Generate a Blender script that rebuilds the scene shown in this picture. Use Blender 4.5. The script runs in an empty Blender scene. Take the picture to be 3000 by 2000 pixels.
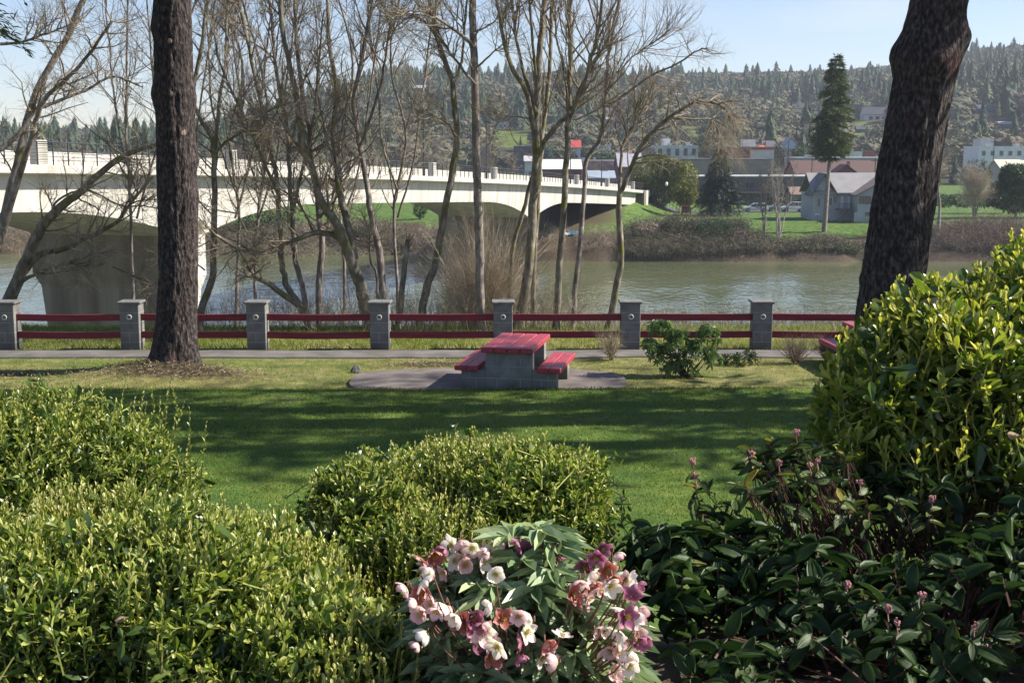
EXPO = 1.02
HAZE = 0.00016
import bpy, math, random
import numpy as np
from mathutils import Vector, Matrix
R = random.Random(7)
NR = np.random.default_rng(11)
C = bpy.context.scene.collection
PI = math.pi
# ---------------------------------------------------------------- camera model
F = 3790.0                      # focal length in pixels of a 3000 px wide frame
CZ = 4.1                        # eye height over the park lawn
TH = math.atan(570.0 / F)       # downward tilt
def ray(u, v):
    x = (u - 1500) / F; y = -(v - 1000) / F
    return (x, math.cos(TH) + y * math.sin(TH), -math.sin(TH) + y * math.cos(TH))
def at(u, v, Y):
    d = ray(u, v); s = Y / d[1]
    return Vector((d[0] * s, Y, CZ + d[2] * s))
SUN_AZ, SUN_EL = math.radians(87), math.radians(38)

# ---------------------------------------------------------------- noise + terrain
def vnoise(x, y, seed=0):
    x = np.asarray(x, float); y = np.asarray(y, float)
    xi = np.floor(x); yi = np.floor(y); xf = x - xi; yf = y - yi
    def h(a, b):
        s = np.sin(a * 127.1 + b * 311.7 + seed * 74.7) * 43758.5453
        return s - np.floor(s)
    sx = xf * xf * (3 - 2 * xf); sy = yf * yf * (3 - 2 * yf)
    return (h(xi, yi) * (1 - sx) + h(xi + 1, yi) * sx) * (1 - sy) + (h(xi, yi + 1) * (1 - sx) + h(xi + 1, yi + 1) * sx) * sy
def fbm(x, y, o=3, seed=0):
    r = 0; a = .5
    for k in range(o):
        r = r + a * vnoise(np.asarray(x) * 2 ** k, np.asarray(y) * 2 ** k, seed + k); a *= .5
    return r
def sstep(a, b, t):
    t = np.clip((t - a) / (b - a), 0, 1); return t * t * (3 - 2 * t)
WATER = -13.0
SKY_U = [-3000, 0, 300, 600, 800, 950, 1100, 1200, 1350, 1500, 1650, 1800, 1950, 2150, 2300, 2450, 2620, 2750, 2850, 3000, 5000]
SKY_V = [430, 428, 425, 400, 360, 310, 262, 246, 252, 250, 245, 258, 254, 250, 244, 240, 226, 196, 178, 165, 165]
CREST = 1300.0
def shore(x):
    return 195 + 15 * sstep(8, -30, x) + 2.5 * (fbm(np.asarray(x) * .11, 3.0) - .45) * 2
def terrain(x, y):
    x = np.asarray(x, float); y = np.asarray(y, float)
    near = np.interp(y, [-50, 3, 4.2, 6, 8, 9.8, 11.5, 13, 28.2, 30, 32, 37, 46, 56, 70], [2.5, 2.5, 2.42, 1.75, .9, .3, .12, .1, .1, -.1, -.9, -4.6, -10, -14, -14.5])
    near = near + (fbm(x * .35, y * .35, 3) - .45) * .10 * sstep(8, 12, y)
    flat = sstep(21.25, 21.6, y) * (1 - sstep(28, 29, y))
    near = near - .1 * flat
    near = near + .26 * np.exp(-(((x + 6.35) / 1.25) ** 2 + ((y - 23.2) / .6) ** 2))
    t = y - shore(x)
    far = np.interp(t, [-30, -2, 0, .7, 2.2, 4.5, 9, 14, 20, 30], [-14.5, -13.6, -13.05, -12.2, -11.2, -10.3, -9.3, -8.5, -8.15, -8.1])
    far = far + (fbm(x * .5, y * .5, 3, 4) - .45) * .9 * sstep(-.5, 3, t) * (1 - sstep(6, 16, t))
    # approach embankment where the bridge lands
    ax, ay = 21.0, 236.0
    ex, ey = .296, .955
    al = (x - ax) * ex + (y - ay) * ey; ac = -(x - ax) * ey + (y - ay) * ex
    rid = sstep(-34, 2, al) * (1 - sstep(60, 110, al)) * (1 - sstep(5, 15, np.abs(ac - 7)))
    far = far + rid * 3.3
    z = np.where(y < 100, near, far)
    u = 1500 + F * x / np.maximum(y, 1) * 1.011
    sv = np.interp(u, SKY_U, SKY_V)
    ang = np.arctan((1000 - sv) / F) - TH
    zs = CZ + np.tan(ang) * CREST
    g = np.clip((y - 430) / (CREST - 430), 0, 1)
    g = .65 * g + .35 * g * g * (3 - 2 * g)
    hill = (zs + 8.1) * g
    hill = hill + (fbm(x * .006, y * .006, 3, 9) - .45) * 22 * sstep(430, 620, y) * (1 - sstep(1100, 1290, y))
    hill = hill - 45 * sstep(CREST + 60, CREST + 700, y)
    return z + np.where(y > 430, hill, 0)
def gz(x, y): return float(terrain(x, y))
def G(u, v, y0=3.0, y1=1500.0):
    d = ray(u, v); y = y0; py = y0
    while y < y1:
        s = y / d[1]
        if CZ + d[2] * s < gz(d[0] * s, y):
            a, b = py, y
            for _ in range(18):
                m = .5 * (a + b); s = m / d[1]
                if CZ + d[2] * s < gz(d[0] * s, m): b = m
                else: a = m
            s = b / d[1]
            return Vector((d[0] * s, b, gz(d[0] * s, b)))
        py = y; y *= 1.01
    return None
def on(u, Y):
    x = (u - 1500) / F * (Y * math.cos(TH) + (CZ - gz((u - 1500) / F * Y, Y)) * math.sin(TH))
    return Vector((x, Y, gz(x, Y)))

# ---------------------------------------------------------------- mesh building
class MB:
    def __init__(s): s.v = []; s.f = {}; s.t = []; s.n = 0; s.tubes = {}
    def add(s, V, Fc, tint=.5):
        V = np.asarray(V, float).reshape(-1, 3); Fc = np.asarray(Fc, int)
        s.v.append(V); s.f.setdefault(Fc.shape[1], []).append(Fc + s.n)
        t = np.asarray(tint, float)
        s.t.append(np.full(len(V), float(t)) if t.ndim == 0 else t)
        s.n += len(V); return s
    def box(s, c, d, rz=0, tint=.5, taper=1.0, bev=0.0):
        hx, hy, hz = d[0] / 2, d[1] / 2, d[2] / 2
        if bev > 0:
            b = bev; L = []
            for z, k in ((-hz, b), (-hz + b, 0), (hz - b, 0), (hz, b)):
                L.append([(-hx + k, -hy + b, z), (-hx + b, -hy + k, z), (hx - b, -hy + k, z), (hx - k, -hy + b, z), (hx - k, hy - b, z), (hx - b, hy - k, z), (-hx + b, hy - k, z), (-hx + k, hy - b, z)])
            V = np.array(L, float).reshape(-1, 3)
            q = [[r * 8 + i, r * 8 + (i + 1) % 8, (r + 1) * 8 + (i + 1) % 8, (r + 1) * 8 + i] for r in range(3) for i in range(8)]
            V = s._rot(V, rz) + np.array(c); n0 = s.n
            s.add(V, q, tint)
            s.f.setdefault(8, []).append(np.array([[n0 + i for i in range(7, -1, -1)], [n0 + 24 + i for i in range(8)]]))
            return s
        V = np.array([(-hx, -hy, -hz), (hx, -hy, -hz), (hx, hy, -hz), (-hx, hy, -hz), (-hx * taper, -hy * taper, hz), (hx * taper, -hy * taper, hz), (hx * taper, hy * taper, hz), (-hx * taper, hy * taper, hz)], float)
        V = s._rot(V, rz) + np.array(c)
        return s.add(V, [[3, 2, 1, 0], [4, 5, 6, 7], [0, 1, 5, 4], [1, 2, 6, 5], [2, 3, 7, 6], [3, 0, 4, 7]], tint)
    @staticmethod
    def _rot(V, rz):
        if not rz: return V
        c, n = math.cos(rz), math.sin(rz)
        return np.stack([V[:, 0] * c - V[:, 1] * n, V[:, 0] * n + V[:, 1] * c, V[:, 2]], 1)
    def prism(s, poly, axis_vec, tint=.5):
        """poly: list of 3D points (planar loop), extruded by axis_vec"""
        P = np.array([tuple(p) for p in poly], float); a = np.array(tuple(axis_vec), float); n = len(P); n0 = s.n
        s.add(np.vstack([P, P + a]), [[i, (i + 1) % n, n + (i + 1) % n, n + i] for i in range(n)], tint)
        s.f.setdefault(n, []).append(np.array([[n0 + i for i in range(n - 1, -1, -1)], [n0 + n + i for i in range(n)]]))
        return s
    def tube(s, pts, rad, sides=5, tint=.5):
        s.tubes.setdefault((len(pts), sides), []).append((pts, rad, tint))
    def flush(s):
        for (n, k), L in s.tubes.items():
            P = np.array([[tuple(p) for p in a[0]] for a in L], float)
            r = np.array([a[1] for a in L], float); tn = np.array([a[2] for a in L], float)
            T = np.empty_like(P); T[:, 1:-1] = P[:, 2:] - P[:, :-2]; T[:, 0] = P[:, 1] - P[:, 0]; T[:, -1] = P[:, -1] - P[:, -2]
            T /= np.linalg.norm(T, axis=2, keepdims=True) + 1e-9
            m = P[:, -1] - P[:, 0]
            ref = np.where((np.abs(m[:, 2]) > .7 * np.linalg.norm(m, axis=1))[:, None], np.array([1., 0, 0]), np.array([0, 0, 1.]))
            A = np.cross(T, ref[:, None, :]); A /= np.linalg.norm(A, axis=2, keepdims=True) + 1e-9
            B = np.cross(T, A)
            an = np.arange(k) * 2 * PI / k
            V = P[:, :, None, :] + r[:, :, None, None] * (A[:, :, None, :] * np.cos(an)[None, None, :, None] + B[:, :, None, :] * np.sin(an)[None, None, :, None])
            m_ = len(L); V = V.reshape(-1, 3)
            i = np.arange(n - 1)[:, None]; j = np.arange(k)[None, :]
            q = np.stack([i * k + j, i * k + (j + 1) % k, (i + 1) * k + (j + 1) % k, (i + 1) * k + j], -1).reshape(-1, 4)
            q = (q[None] + (np.arange(m_) * n * k)[:, None, None]).reshape(-1, 4)
            s.add(V, q[:, ::-1], np.repeat(tn, n * k))
        s.tubes = {}
    def build(s, name, mat, parent=None, smooth=False, origin=None):
        s.flush()
        V = np.concatenate(s.v); off = np.array(tuple(origin)) if origin is not None else (np.array(tuple(parent['_w'])) if parent is not None and '_w' in parent else np.zeros(3))
        V = V - off
        me = bpy.data.meshes.new(name)
        me.vertices.add(len(V)); me.vertices.foreach_set('co', V.astype(np.float32).ravel())
        loops = []; starts = []; tot = 0
        for k, L in s.f.items():
            A = np.concatenate(L); loops.append(A.ravel()); starts.append(tot + np.arange(len(A)) * k); tot += A.size
        loops = np.concatenate(loops); starts = np.concatenate(starts)
        me.loops.add(len(loops)); me.loops.foreach_set('vertex_index', loops.astype(np.int32))
        me.polygons.add(len(starts)); me.polygons.foreach_set('loop_start', starts.astype(np.int32))
        me.update(calc_edges=True); me.validate()
        a = me.attributes.new('tint', 'FLOAT', 'POINT')
        a.data.foreach_set('value', np.concatenate(s.t).astype(np.float32))
        if smooth: me.shade_smooth()
        else: me.shade_flat()
        me.materials.append(mat)
        o = bpy.data.objects.new(name, me); C.objects.link(o)
        if parent is not None: o.parent = parent
        elif origin is not None: o.location = tuple(origin)
        return o
def thing(name, label, cat, loc, group=None):
    o = bpy.data.objects.new(name, None); C.objects.link(o); o.empty_display_size = .3
    o.location = tuple(loc); o['label'] = label; o['category'] = cat; o['_w'] = tuple(float(a) for a in loc)
    if group: o['group'] = group
    return o
def tag(o, label, cat, group=None, kind=None):
    if label: o['label'] = label
    if cat: o['category'] = cat
    if group: o['group'] = group
    if kind: o['kind'] = kind
    return o
def sub(mb, name, mat, part, smooth=False):
    """a mesh hung under a part (its vertices are already in the thing's space)"""
    o = mb.build(name, mat, None, smooth); w = part.parent['_w']
    me = o.data; n = len(me.vertices); co = np.empty(n * 3, np.float32); me.vertices.foreach_get('co', co)
    co = co.reshape(-1, 3) - np.array(tuple(w), np.float32); me.vertices.foreach_set('co', co.ravel()); me.update()
    o.parent = part; return o
def copy_tree(o, parent=None):
    c = o.copy(); C.objects.link(c)
    if parent is not None: c.parent = parent; c.matrix_parent_inverse = o.matrix_parent_inverse
    for ch in list(o.children): copy_tree(ch, c)
    return c

# ---------------------------------------------------------------- materials
def mat(name, cols, scale=4.0, rough=.7, bump=0.0, stretch=(1, 1, 1), attr=0.0, transl=0.0, spec=.4, detail=5.0, bscale=None, moss=None, metal=0.0, lac=2.0, sss=0.0):
    m = bpy.data.materials.new(name); m.use_nodes = True; nt = m.node_tree; N = nt.nodes; L = nt.links
    b = N['Principled BSDF']; b.inputs['Roughness'].default_value = rough
    b.inputs['Specular IOR Level'].default_value = spec; b.inputs['Metallic'].default_value = metal
    tc = N.new('ShaderNodeTexCoord'); mp = N.new('ShaderNodeMapping'); mp.inputs['Scale'].default_value = stretch
    L.new(tc.outputs['Object'], mp.inputs[0])
    nz = N.new('ShaderNodeTexNoise'); nz.inputs['Scale'].default_value = scale; nz.inputs['Detail'].default_value = detail; nz.inputs['Lacunarity'].default_value = lac
    L.new(mp.outputs[0], nz.inputs['Vector'])
    rp = N.new('ShaderNodeValToRGB'); e = rp.color_ramp.elements
    while len(e) < len(cols): e.new(.5)
    for i, (p, c) in enumerate(cols): e[i].position = p; e[i].color = (*c, 1)
    fac = nz.outputs['Fac']
    if attr > 0:
        at_ = N.new('ShaderNodeAttribute'); at_.attribute_name = 'tint'
        mx = N.new('ShaderNodeMix'); mx.inputs[0].default_value = attr
        L.new(nz.outputs['Fac'], mx.inputs[2]); L.new(at_.outputs['Fac'], mx.inputs[3]); fac = mx.outputs[0]
    L.new(fac, rp.inputs['Fac']); col = rp.outputs['Color']
    if moss:
        mc, amt, msc = moss
        n2 = N.new('ShaderNodeTexNoise'); n2.inputs['Scale'].default_value = msc; n2.inputs['Detail'].default_value = 4
        L.new(tc.outputs['Object'], n2.inputs['Vector'])
        r2 = N.new('ShaderNodeValToRGB'); r2.color_ramp.elements[0].position = 1 - amt - .06; r2.color_ramp.elements[1].position = 1 - amt + .06
        L.new(n2.outputs['Fac'], r2.inputs['Fac'])
        mm = N.new('ShaderNodeMix'); mm.data_type = 'RGBA'; L.new(r2.outputs['Color'], mm.inputs[0]); L.new(col, mm.inputs[6]); mm.inputs[7].default_value = (*mc, 1)
        col = mm.outputs[2]
    L.new(col, b.inputs['Base Color'])
    if bump > 0:
        nb = N.new('ShaderNodeTexNoise'); nb.inputs['Scale'].default_value = bscale or scale * 2; nb.inputs['Detail'].default_value = 6
        L.new(mp.outputs[0], nb.inputs['Vector'])
        bp = N.new('ShaderNodeBump'); bp.inputs['Strength'].default_value = 1.0; bp.inputs['Distance'].default_value = bump
        L.new(nb.outputs['Fac'], bp.inputs['Height']); L.new(bp.outputs[0], b.inputs['Normal'])
    if transl > 0:
        t = N.new('ShaderNodeBsdfTranslucent'); ms = N.new('ShaderNodeMixShader'); ms.inputs[0].default_value = transl
        hs = N.new('ShaderNodeHueSaturation'); hs.inputs['Saturation'].default_value = 1.1; hs.inputs['Value'].default_value = 1.6
        L.new(col, hs.inputs['Color']); L.new(hs.outputs[0], t.inputs['Color'])
        L.new(b.outputs[0], ms.inputs[1]); L.new(t.outputs[0], ms.inputs[2]); L.new(ms.outputs[0], N['Material Output'].inputs['Surface'])
    return m
def plain(name, c, rough=.6, spec=.4, var=.18, scale=3.0, bump=0.0, metal=0.0):
    lo = tuple(max(0, a * (1 - var)) for a in c); hi = tuple(min(1, a * (1 + var)) for a in c)
    return mat(name, [(.3, lo), (.7, hi)], scale, rough, bump, spec=spec, metal=metal)

M = {}
M['bark_conifer'] = mat('bark_conifer', [(.38, (.010, .007, .0065)), (.50, (.034, .025, .023)), (.62, (.072, .055, .051)), (.76, (.145, .115, .107))], 22, .9, .06, (1, 1, .45), bscale=22, detail=9, moss=((.07, .032, .027), .33, 1.1))
M['bark_bare'] = mat('bark_bare', [(.3, (.09, .075, .062)), (.55, (.235, .20, .17)), (.75, (.44, .39, .34))], 9, .9, .02, (1, 1, .4), moss=((.13, .12, .04), .32, 2.2))
M['bark_mossy'] = mat('bark_mossy', [(.3, (.08, .067, .05)), (.55, (.205, .18, .135)), (.75, (.40, .355, .285))], 9, .9, .02, (1, 1, .4), moss=((.14, .135, .04), .40, 3))
M['twig'] = mat('twig', [(.2, (.09, .07, .05)), (.5, (.23, .19, .135)), (.8, (.44, .38, .28))], 6, .85, attr=.55)
M['scar'] = plain('scar', (.27, .19, .15), .8, var=.3, scale=30)
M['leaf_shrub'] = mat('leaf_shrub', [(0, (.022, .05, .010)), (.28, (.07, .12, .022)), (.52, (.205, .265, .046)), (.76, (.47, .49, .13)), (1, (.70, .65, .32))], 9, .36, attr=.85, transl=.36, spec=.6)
M['leaf_laurel'] = mat('leaf_laurel', [(0, (.024, .056, .010)), (.3, (.08, .135, .022)), (.6, (.26, .29, .045)), (1, (.60, .56, .14))], 9, .32, attr=.85, transl=.42, spec=.65)
M['leaf_viburnum'] = mat('leaf_viburnum', [(0, (.014, .032, .009)), (.5, (.034, .066, .017)), (.85, (.085, .12, .03)), (1, (.34, .27, .04))], 9, .5, attr=.85, transl=.2, spec=.3)
M['leaf_hellebore'] = mat('leaf_hellebore', [(0, (.10, .17, .08)), (.5, (.25, .33, .16)), (1, (.44, .49, .25))], 9, .38, attr=.8, transl=.22, spec=.5)
M['leaf_rhodo'] = mat('leaf_rhodo', [(0, (.06, .12, .04)), (.5, (.16, .24, .075)), (1, (.38, .43, .18))], 9, .35, attr=.85, transl=.2, spec=.5)
M['stem_red'] = mat('stem_red', [(.3, (.06, .03, .02)), (.7, (.20, .09, .06))], 12, .7, attr=.4)
M['stem_wood'] = mat('stem_wood', [(.3, (.035, .025, .018)), (.7, (.13, .095, .065))], 12, .85, attr=.3)
M['stem_green'] = mat('stem_green', [(.2, (.10, .09, .03)), (.8, (.33, .33, .07))], 12, .6, attr=.6)
M['needle'] = mat('needle', [(0, (.012, .03, .012)), (.5, (.028, .06, .02)), (1, (.07, .11, .03))], 3, .6, attr=.8, transl=.1)
M['needle_blue'] = mat('needle_blue', [(0, (.016, .034, .026)), (.5, (.036, .065, .048)), (1, (.10, .14, .095))], 3, .6, attr=.8, transl=.08)
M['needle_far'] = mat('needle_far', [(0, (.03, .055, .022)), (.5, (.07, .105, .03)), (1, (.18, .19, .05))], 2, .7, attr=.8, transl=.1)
M['olive_leaf'] = mat('olive_leaf', [(0, (.025, .05, .01)), (.5, (.14, .165, .03)), (1, (.46, .38, .08))], 2, .6, attr=.8, transl=.15)
M['dark_leaf'] = mat('dark_leaf', [(0, (.012, .03, .01)), (.5, (.03, .07, .016)), (1, (.09, .14, .03))], 2, .55, attr=.8, transl=.12)
M['brush_tan'] = mat('brush_tan', [(.1, (.17, .13, .085)), (.5, (.34, .275, .20)), (.9, (.52, .44, .34))], 3, .9, attr=.7)
M['brush_purple'] = mat('brush_purple', [(.1, (.09, .065, .05)), (.5, (.19, .14, .11)), (.9, (.32, .25, .19))], 3, .9, attr=.7)
M['bramble'] = mat('bramble', [(.1, (.04, .045, .022)), (.4, (.10, .11, .055)), (.7, (.20, .17, .105)), (.95, (.36, .30, .20))], 3, .85, attr=.8)
M['forest_conifer'] = mat('forest_conifer', [(0, (.016, .038, .016)), (.5, (.038, .07, .026)), (1, (.10, .135, .042))], .05, .8, attr=.85)
M['forest_bare'] = mat('forest_bare', [(0, (.044, .054, .024)), (.35, (.082, .086, .042)), (.7, (.122, .108, .066)), (1, (.18, .13, .098))], .05, .9, attr=.85)
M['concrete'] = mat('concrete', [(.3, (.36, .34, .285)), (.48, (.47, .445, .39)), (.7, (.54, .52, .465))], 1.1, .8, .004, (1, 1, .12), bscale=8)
M['concrete_pier'] = mat('concrete_pier', [(.3, (.105, .086, .062)), (.5, (.175, .152, .118)), (.7, (.265, .242, .20))], .8, .85, .006, (1, 1, .10), bscale=7)  # stained brown, and darkened further: the pier face's shade put into the colour
M['rail_steel'] = plain('rail_steel', (.05, .055, .06), .5)
M['lamp_black'] = plain('lamp_black', (.03, .03, .032), .5)
M['glass_globe'] = plain('glass_globe', (.8, .82, .8), .25, var=.03)
M['red_paint'] = mat('red_paint', [(.25, (.25, .024, .034)), (.5, (.36, .045, .06)), (.72, (.43, .085, .10))], 5, .42, .0025, (7, .7, 7), spec=.45, bscale=14, moss=((.20, .12, .10), .27, 14))
M['red_rail'] = mat('red_rail', [(.25, (.12, .010, .018)), (.6, (.19, .014, .028)), (.8, (.22, .025, .038))], 4, .5, .002, (.4, 5, 5), bscale=20, moss=((.10, .07, .06), .27, 10))
def block_mat(name, sx, sz, c1, c2, cm, rough=.9):
    m = mat(name, [(.3, c1), (.7, c2)], 5, rough, .004, bscale=60)
    nt = m.node_tree; N = nt.nodes; L = nt.links; b = N['Principled BSDF']
    src = b.inputs['Base Color'].links[0].from_socket
    mo = N.new('ShaderNodeMix'); mo.data_type = 'RGBA'
    n = N.new('ShaderNodeTexNoise'); n.inputs['Scale'].default_value = 2.5; n.inputs['Detail'].default_value = 5
    tc = N['Texture Coordinate']; L.new(tc.outputs['Object'], n.inputs['Vector'])
    sep = N.new('ShaderNodeSeparateXYZ'); L.new(tc.outputs['Object'], sep.inputs[0])
    ma = N.new('ShaderNodeMath'); ma.operation = 'MULTIPLY_ADD'; ma.inputs[1].default_value = -1.1; L.new(sep.outputs['Z'], ma.inputs[0]); L.new(n.outputs['Fac'], ma.inputs[2])
    rp = N.new('ShaderNodeValToRGB'); rp.color_ramp.elements[0].position = .15; rp.color_ramp.elements[1].position = .62
    L.new(ma.outputs[0], rp.inputs['Fac']); L.new(rp.outputs['Color'], mo.inputs[0]); L.new(src, mo.inputs[6]); mo.inputs[7].default_value = (*cm, 1)
    L.new(mo.outputs[2], b.inputs['Base Color'])
    return m
M['block'] = block_mat('block', .4, .2, (.17, .165, .155), (.30, .29, .27), (.075, .08, .055))
M['block_post'] = block_mat('block_post', .4, .2, (.12, .12, .118), (.21, .205, .195), (.06, .062, .052))
M['mortar'] = plain('mortar', (.33, .32, .30), .95, var=.25, scale=12)
M['cap'] = plain('cap', (.16, .16, .15), .9, var=.3, scale=9)
M['paving'] = mat('paving', [(.3, (.115, .097, .085)), (.55, (.175, .148, .132)), (.75, (.23, .20, .18))], 2.2, .9, .004, bscale=60, moss=((.10, .10, .05), .33, 1.6))
M['path'] = mat('path', [(.3, (.10, .093, .085)), (.7, (.19, .175, .16))], 2.0, .9, .004, bscale=60, moss=((.10, .10, .05), .32, 1.3))
M['rock'] = plain('rock', (.10, .10, .095), .9, var=.4, scale=8, bump=.02)
M['asphalt'] = plain('asphalt', (.07, .07, .072), .85, var=.2, scale=1.2)
def wall_m(c): 
    k = 'wall_%d_%d_%d' % tuple(int(a * 100) for a in c)
    if k not in M: M[k] = plain(k, c, .8, .3, .10, .7)
    return M[k]
M['pane'] = mat('pane', [(.3, (.025, .03, .035)), (.7, (.07, .08, .09))], .6, .12, spec=.6)
M['tyre'] = plain('tyre', (.02, .02, .02), .8); M['rim'] = plain('rim', (.45, .45, .46), .35, metal=.6)
M['carglass'] = plain('carglass', (.03, .035, .04), .08, .6)
M['lamp_red'] = plain('lamp_red', (.35, .01, .01), .3); M['lamp_clear'] = plain('lamp_clear', (.7, .7, .68), .2)
M['petal_cream'] = mat('petal_cream', [(0, (.42, .47, .20)), (.35, (.78, .75, .60)), (.8, (.82, .78, .70)), (1, (.70, .38, .42))], 14, .5, attr=.85, transl=.3)
M['petal_pink'] = mat('petal_pink', [(0, (.45, .42, .18)), (.35, (.68, .48, .44)), (.75, (.76, .60, .58)), (1, (.56, .24, .30))], 14, .5, attr=.85, transl=.3)
M['petal_rust'] = mat('petal_rust', [(0, (.28, .12, .04)), (.4, (.36, .10, .07)), (.75, (.42, .15, .13)), (1, (.66, .45, .42))], 14, .5, attr=.85, transl=.3)
M['petal_plum'] = mat('petal_plum', [(0, (.16, .05, .08)), (.5, (.26, .08, .14)), (1, (.46, .22, .30))], 14, .5, attr=.85, transl=.3)
M['birch'] = mat('birch', [(.3, (.16, .14, .12)), (.55, (.34, .31, .27)), (.75, (.50, .47, .42))], 5, .85, 0, (1, 1, .5))
M['willow'] = mat('willow', [(.1, (.26, .20, .13)), (.5, (.44, .36, .26)), (.9, (.62, .54, .42))], 3, .9, attr=.7)
M['ring_pale'] = plain('ring_pale', (.68, .66, .58), .9, var=.25, scale=40)
M['stamen'] = plain('stamen', (.55, .45, .09), .7, var=.3, scale=60)
M['blossom_pink'] = plain('blossom_pink', (.42, .20, .19), .7, var=.4, scale=30)
M['tarp'] = plain('tarp', (.06, .16, .24), .5); M['white_stuff'] = plain('white_stuff', (.65, .65, .62), .6)
M['grass_blade'] = mat('grass_blade', [(0, (.06, .105, .016)), (.45, (.15, .20, .03)), (.75, (.26, .28, .08)), (1, (.45, .39, .23))], 1.2, .7, attr=.7, transl=.35)
M['litter'] = mat('litter', [(.2, (.10, .07, .045)), (.6, (.26, .19, .12)), (.9, (.40, .32, .22))], 4, .9, attr=.8)
# ================================================================= SETTING: camera, light, sky
S_DIR = Vector((math.sin(SUN_AZ) * math.cos(SUN_EL), math.cos(SUN_AZ) * math.cos(SUN_EL), math.sin(SUN_EL)))
cam = bpy.data.cameras.new('camera'); co = bpy.data.objects.new('camera', cam); C.objects.link(co)
cam.sensor_width = 36; cam.lens = F * 36 / 3000; cam.clip_end = 6000; cam.clip_start = .05
co.location = (0, 0, CZ); co.rotation_euler = (PI / 2 - TH, 0, 0); bpy.context.scene.camera = co
sl = bpy.data.lights.new('sun', 'SUN'); sl.energy = 5.0; sl.angle = math.radians(.53); sl.color = (1, .93, .83)
so = bpy.data.objects.new('sun', sl); C.objects.link(so); so.rotation_euler = S_DIR.to_track_quat('Z', 'Y').to_euler()
w = bpy.data.worlds.new('World'); bpy.context.scene.world = w; w.use_nodes = True
wn = w.node_tree.nodes; wl = w.node_tree.links
sk = wn.new('ShaderNodeTexSky'); sk.sky_type = 'NISHITA'; sk.sun_disc = False; sk.sun_elevation = SUN_EL; sk.sun_rotation = SUN_AZ
sk.altitude = 300; sk.air_density = 1.0; sk.dust_density = .15; sk.ozone_density = 3.0
# low thin clouds over the horizon, mixed into the sky itself
tcw = wn.new('ShaderNodeTexCoord'); mpw = wn.new('ShaderNodeMapping'); mpw.inputs['Scale'].default_value = (3, 3, 13)
nzw = wn.new('ShaderNodeTexNoise'); nzw.inputs['Scale'].default_value = 1.6; nzw.inputs['Detail'].default_value = 6
rpw = wn.new('ShaderNodeValToRGB'); rpw.color_ramp.elements[0].position = .52; rpw.color_ramp.elements[1].position = .80
rpw.color_ramp.elements[1].color = (.5, .5, .5, 1)
mxw = wn.new('ShaderNodeMix'); mxw.data_type = 'RGBA'; mxw.inputs[7].default_value = (6.5, 6.6, 6.9, 1)
wl.new(tcw.outputs['Generated'], mpw.inputs[0]); wl.new(mpw.outputs[0], nzw.inputs['Vector']); wl.new(nzw.outputs['Fac'], rpw.inputs['Fac'])
tnt = wn.new('ShaderNodeMix'); tnt.data_type = 'RGBA'; tnt.blend_type = 'MULTIPLY'; tnt.inputs[0].default_value = 1; tnt.inputs[7].default_value = (1.0, .955, 1.05, 1); wl.new(sk.outputs[0], tnt.inputs[6])
wl.new(rpw.outputs['Color'], mxw.inputs[0]); wl.new(tnt.outputs[2], mxw.inputs[6]); wl.new(mxw.outputs[2], wn['Background'].inputs['Color'])
wn['Background'].inputs['Strength'].default_value = .075
sc = bpy.context.scene
sc.view_settings.view_transform = 'Standard'; sc.view_settings.look = 'None'; sc.view_settings.exposure = EXPO; sc.view_settings.gamma = 1
sc.cycles.max_bounces = 8; sc.cycles.diffuse_bounces = 3; sc.cycles.glossy_bounces = 3; sc.cycles.transmission_bounces = 4; sc.cycles.transparent_max_bounces = 6
sc.cycles.volume_bounces = 0; sc.cycles.use_denoising = True
try: sc.cycles.denoiser = 'OPENIMAGEDENOISE'; sc.cycles.denoising_prefilter = 'ACCURATE'
except Exception: pass
sc.cycles.sample_clamp_indirect = 6

# ================================================================= ground
def sheet(name, rows, cols, zones, m):
    Y = np.array(rows); T = np.array(cols)
    yy, tt = np.meshgrid(Y, T, indexing='ij'); xx = tt * (np.maximum(yy, -2) + 9)
    zz = terrain(xx, yy); nr, nc = yy.shape
    i = np.arange(nr - 1)[:, None]; j = np.arange(nc - 1)[None]
    q = np.stack([i * nc + j, i * nc + j + 1, (i + 1) * nc + j + 1, (i + 1) * nc + j], -1).reshape(-1, 4)
    mb = MB(); mb.add(np.stack([xx, yy, zz], -1), q)
    o = mb.build(name, m, None, True)
    for k, fn in zones.items():
        a = o.data.attributes.new(k, 'FLOAT', 'POINT'); a.data.foreach_set('value', fn(xx.ravel(), yy.ravel()).astype(np.float32))
    o['kind'] = 'structure'; return o
def z_soil(x, y):
    s = 1 - sstep(9.0, 10.5, y + (fbm(x * 1.2, y * 1.2, 3, 2) - .45) * 2)
    t = y - shore(x)
    lim = 3.5 + 6 * sstep(25, 5, x)
    bank = sstep(-3, -1, t) * (1 - sstep(lim, lim + 4, t + (fbm(x * .16, y * .16, 3, 5) - .45) * 14)) * (y > 150)
    nb = sstep(30, 32, y) * (y < 150)
    u = x / np.maximum(y, 1)
    ab = sstep(200, 215, y) * (1 - sstep(.045, .115, u)) * sstep(.012, .03, u) * (y > 195) * (y < 300)
    mound = np.exp(-(((x + 6.0) / 1.35) ** 2 + ((y - 22.95) / .45) ** 2)) * 1.1
    lit = np.exp(-(((x + 1.6) / .9) ** 2 + ((y - 24.4) / .35) ** 2)) * .9 + np.exp(-(((x + 9.6) / 1.6) ** 2 + ((y - 23.2) / .3) ** 2)) * .8
    return np.clip(s + bank + nb + ab + mound + lit, 0, 1)
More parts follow.
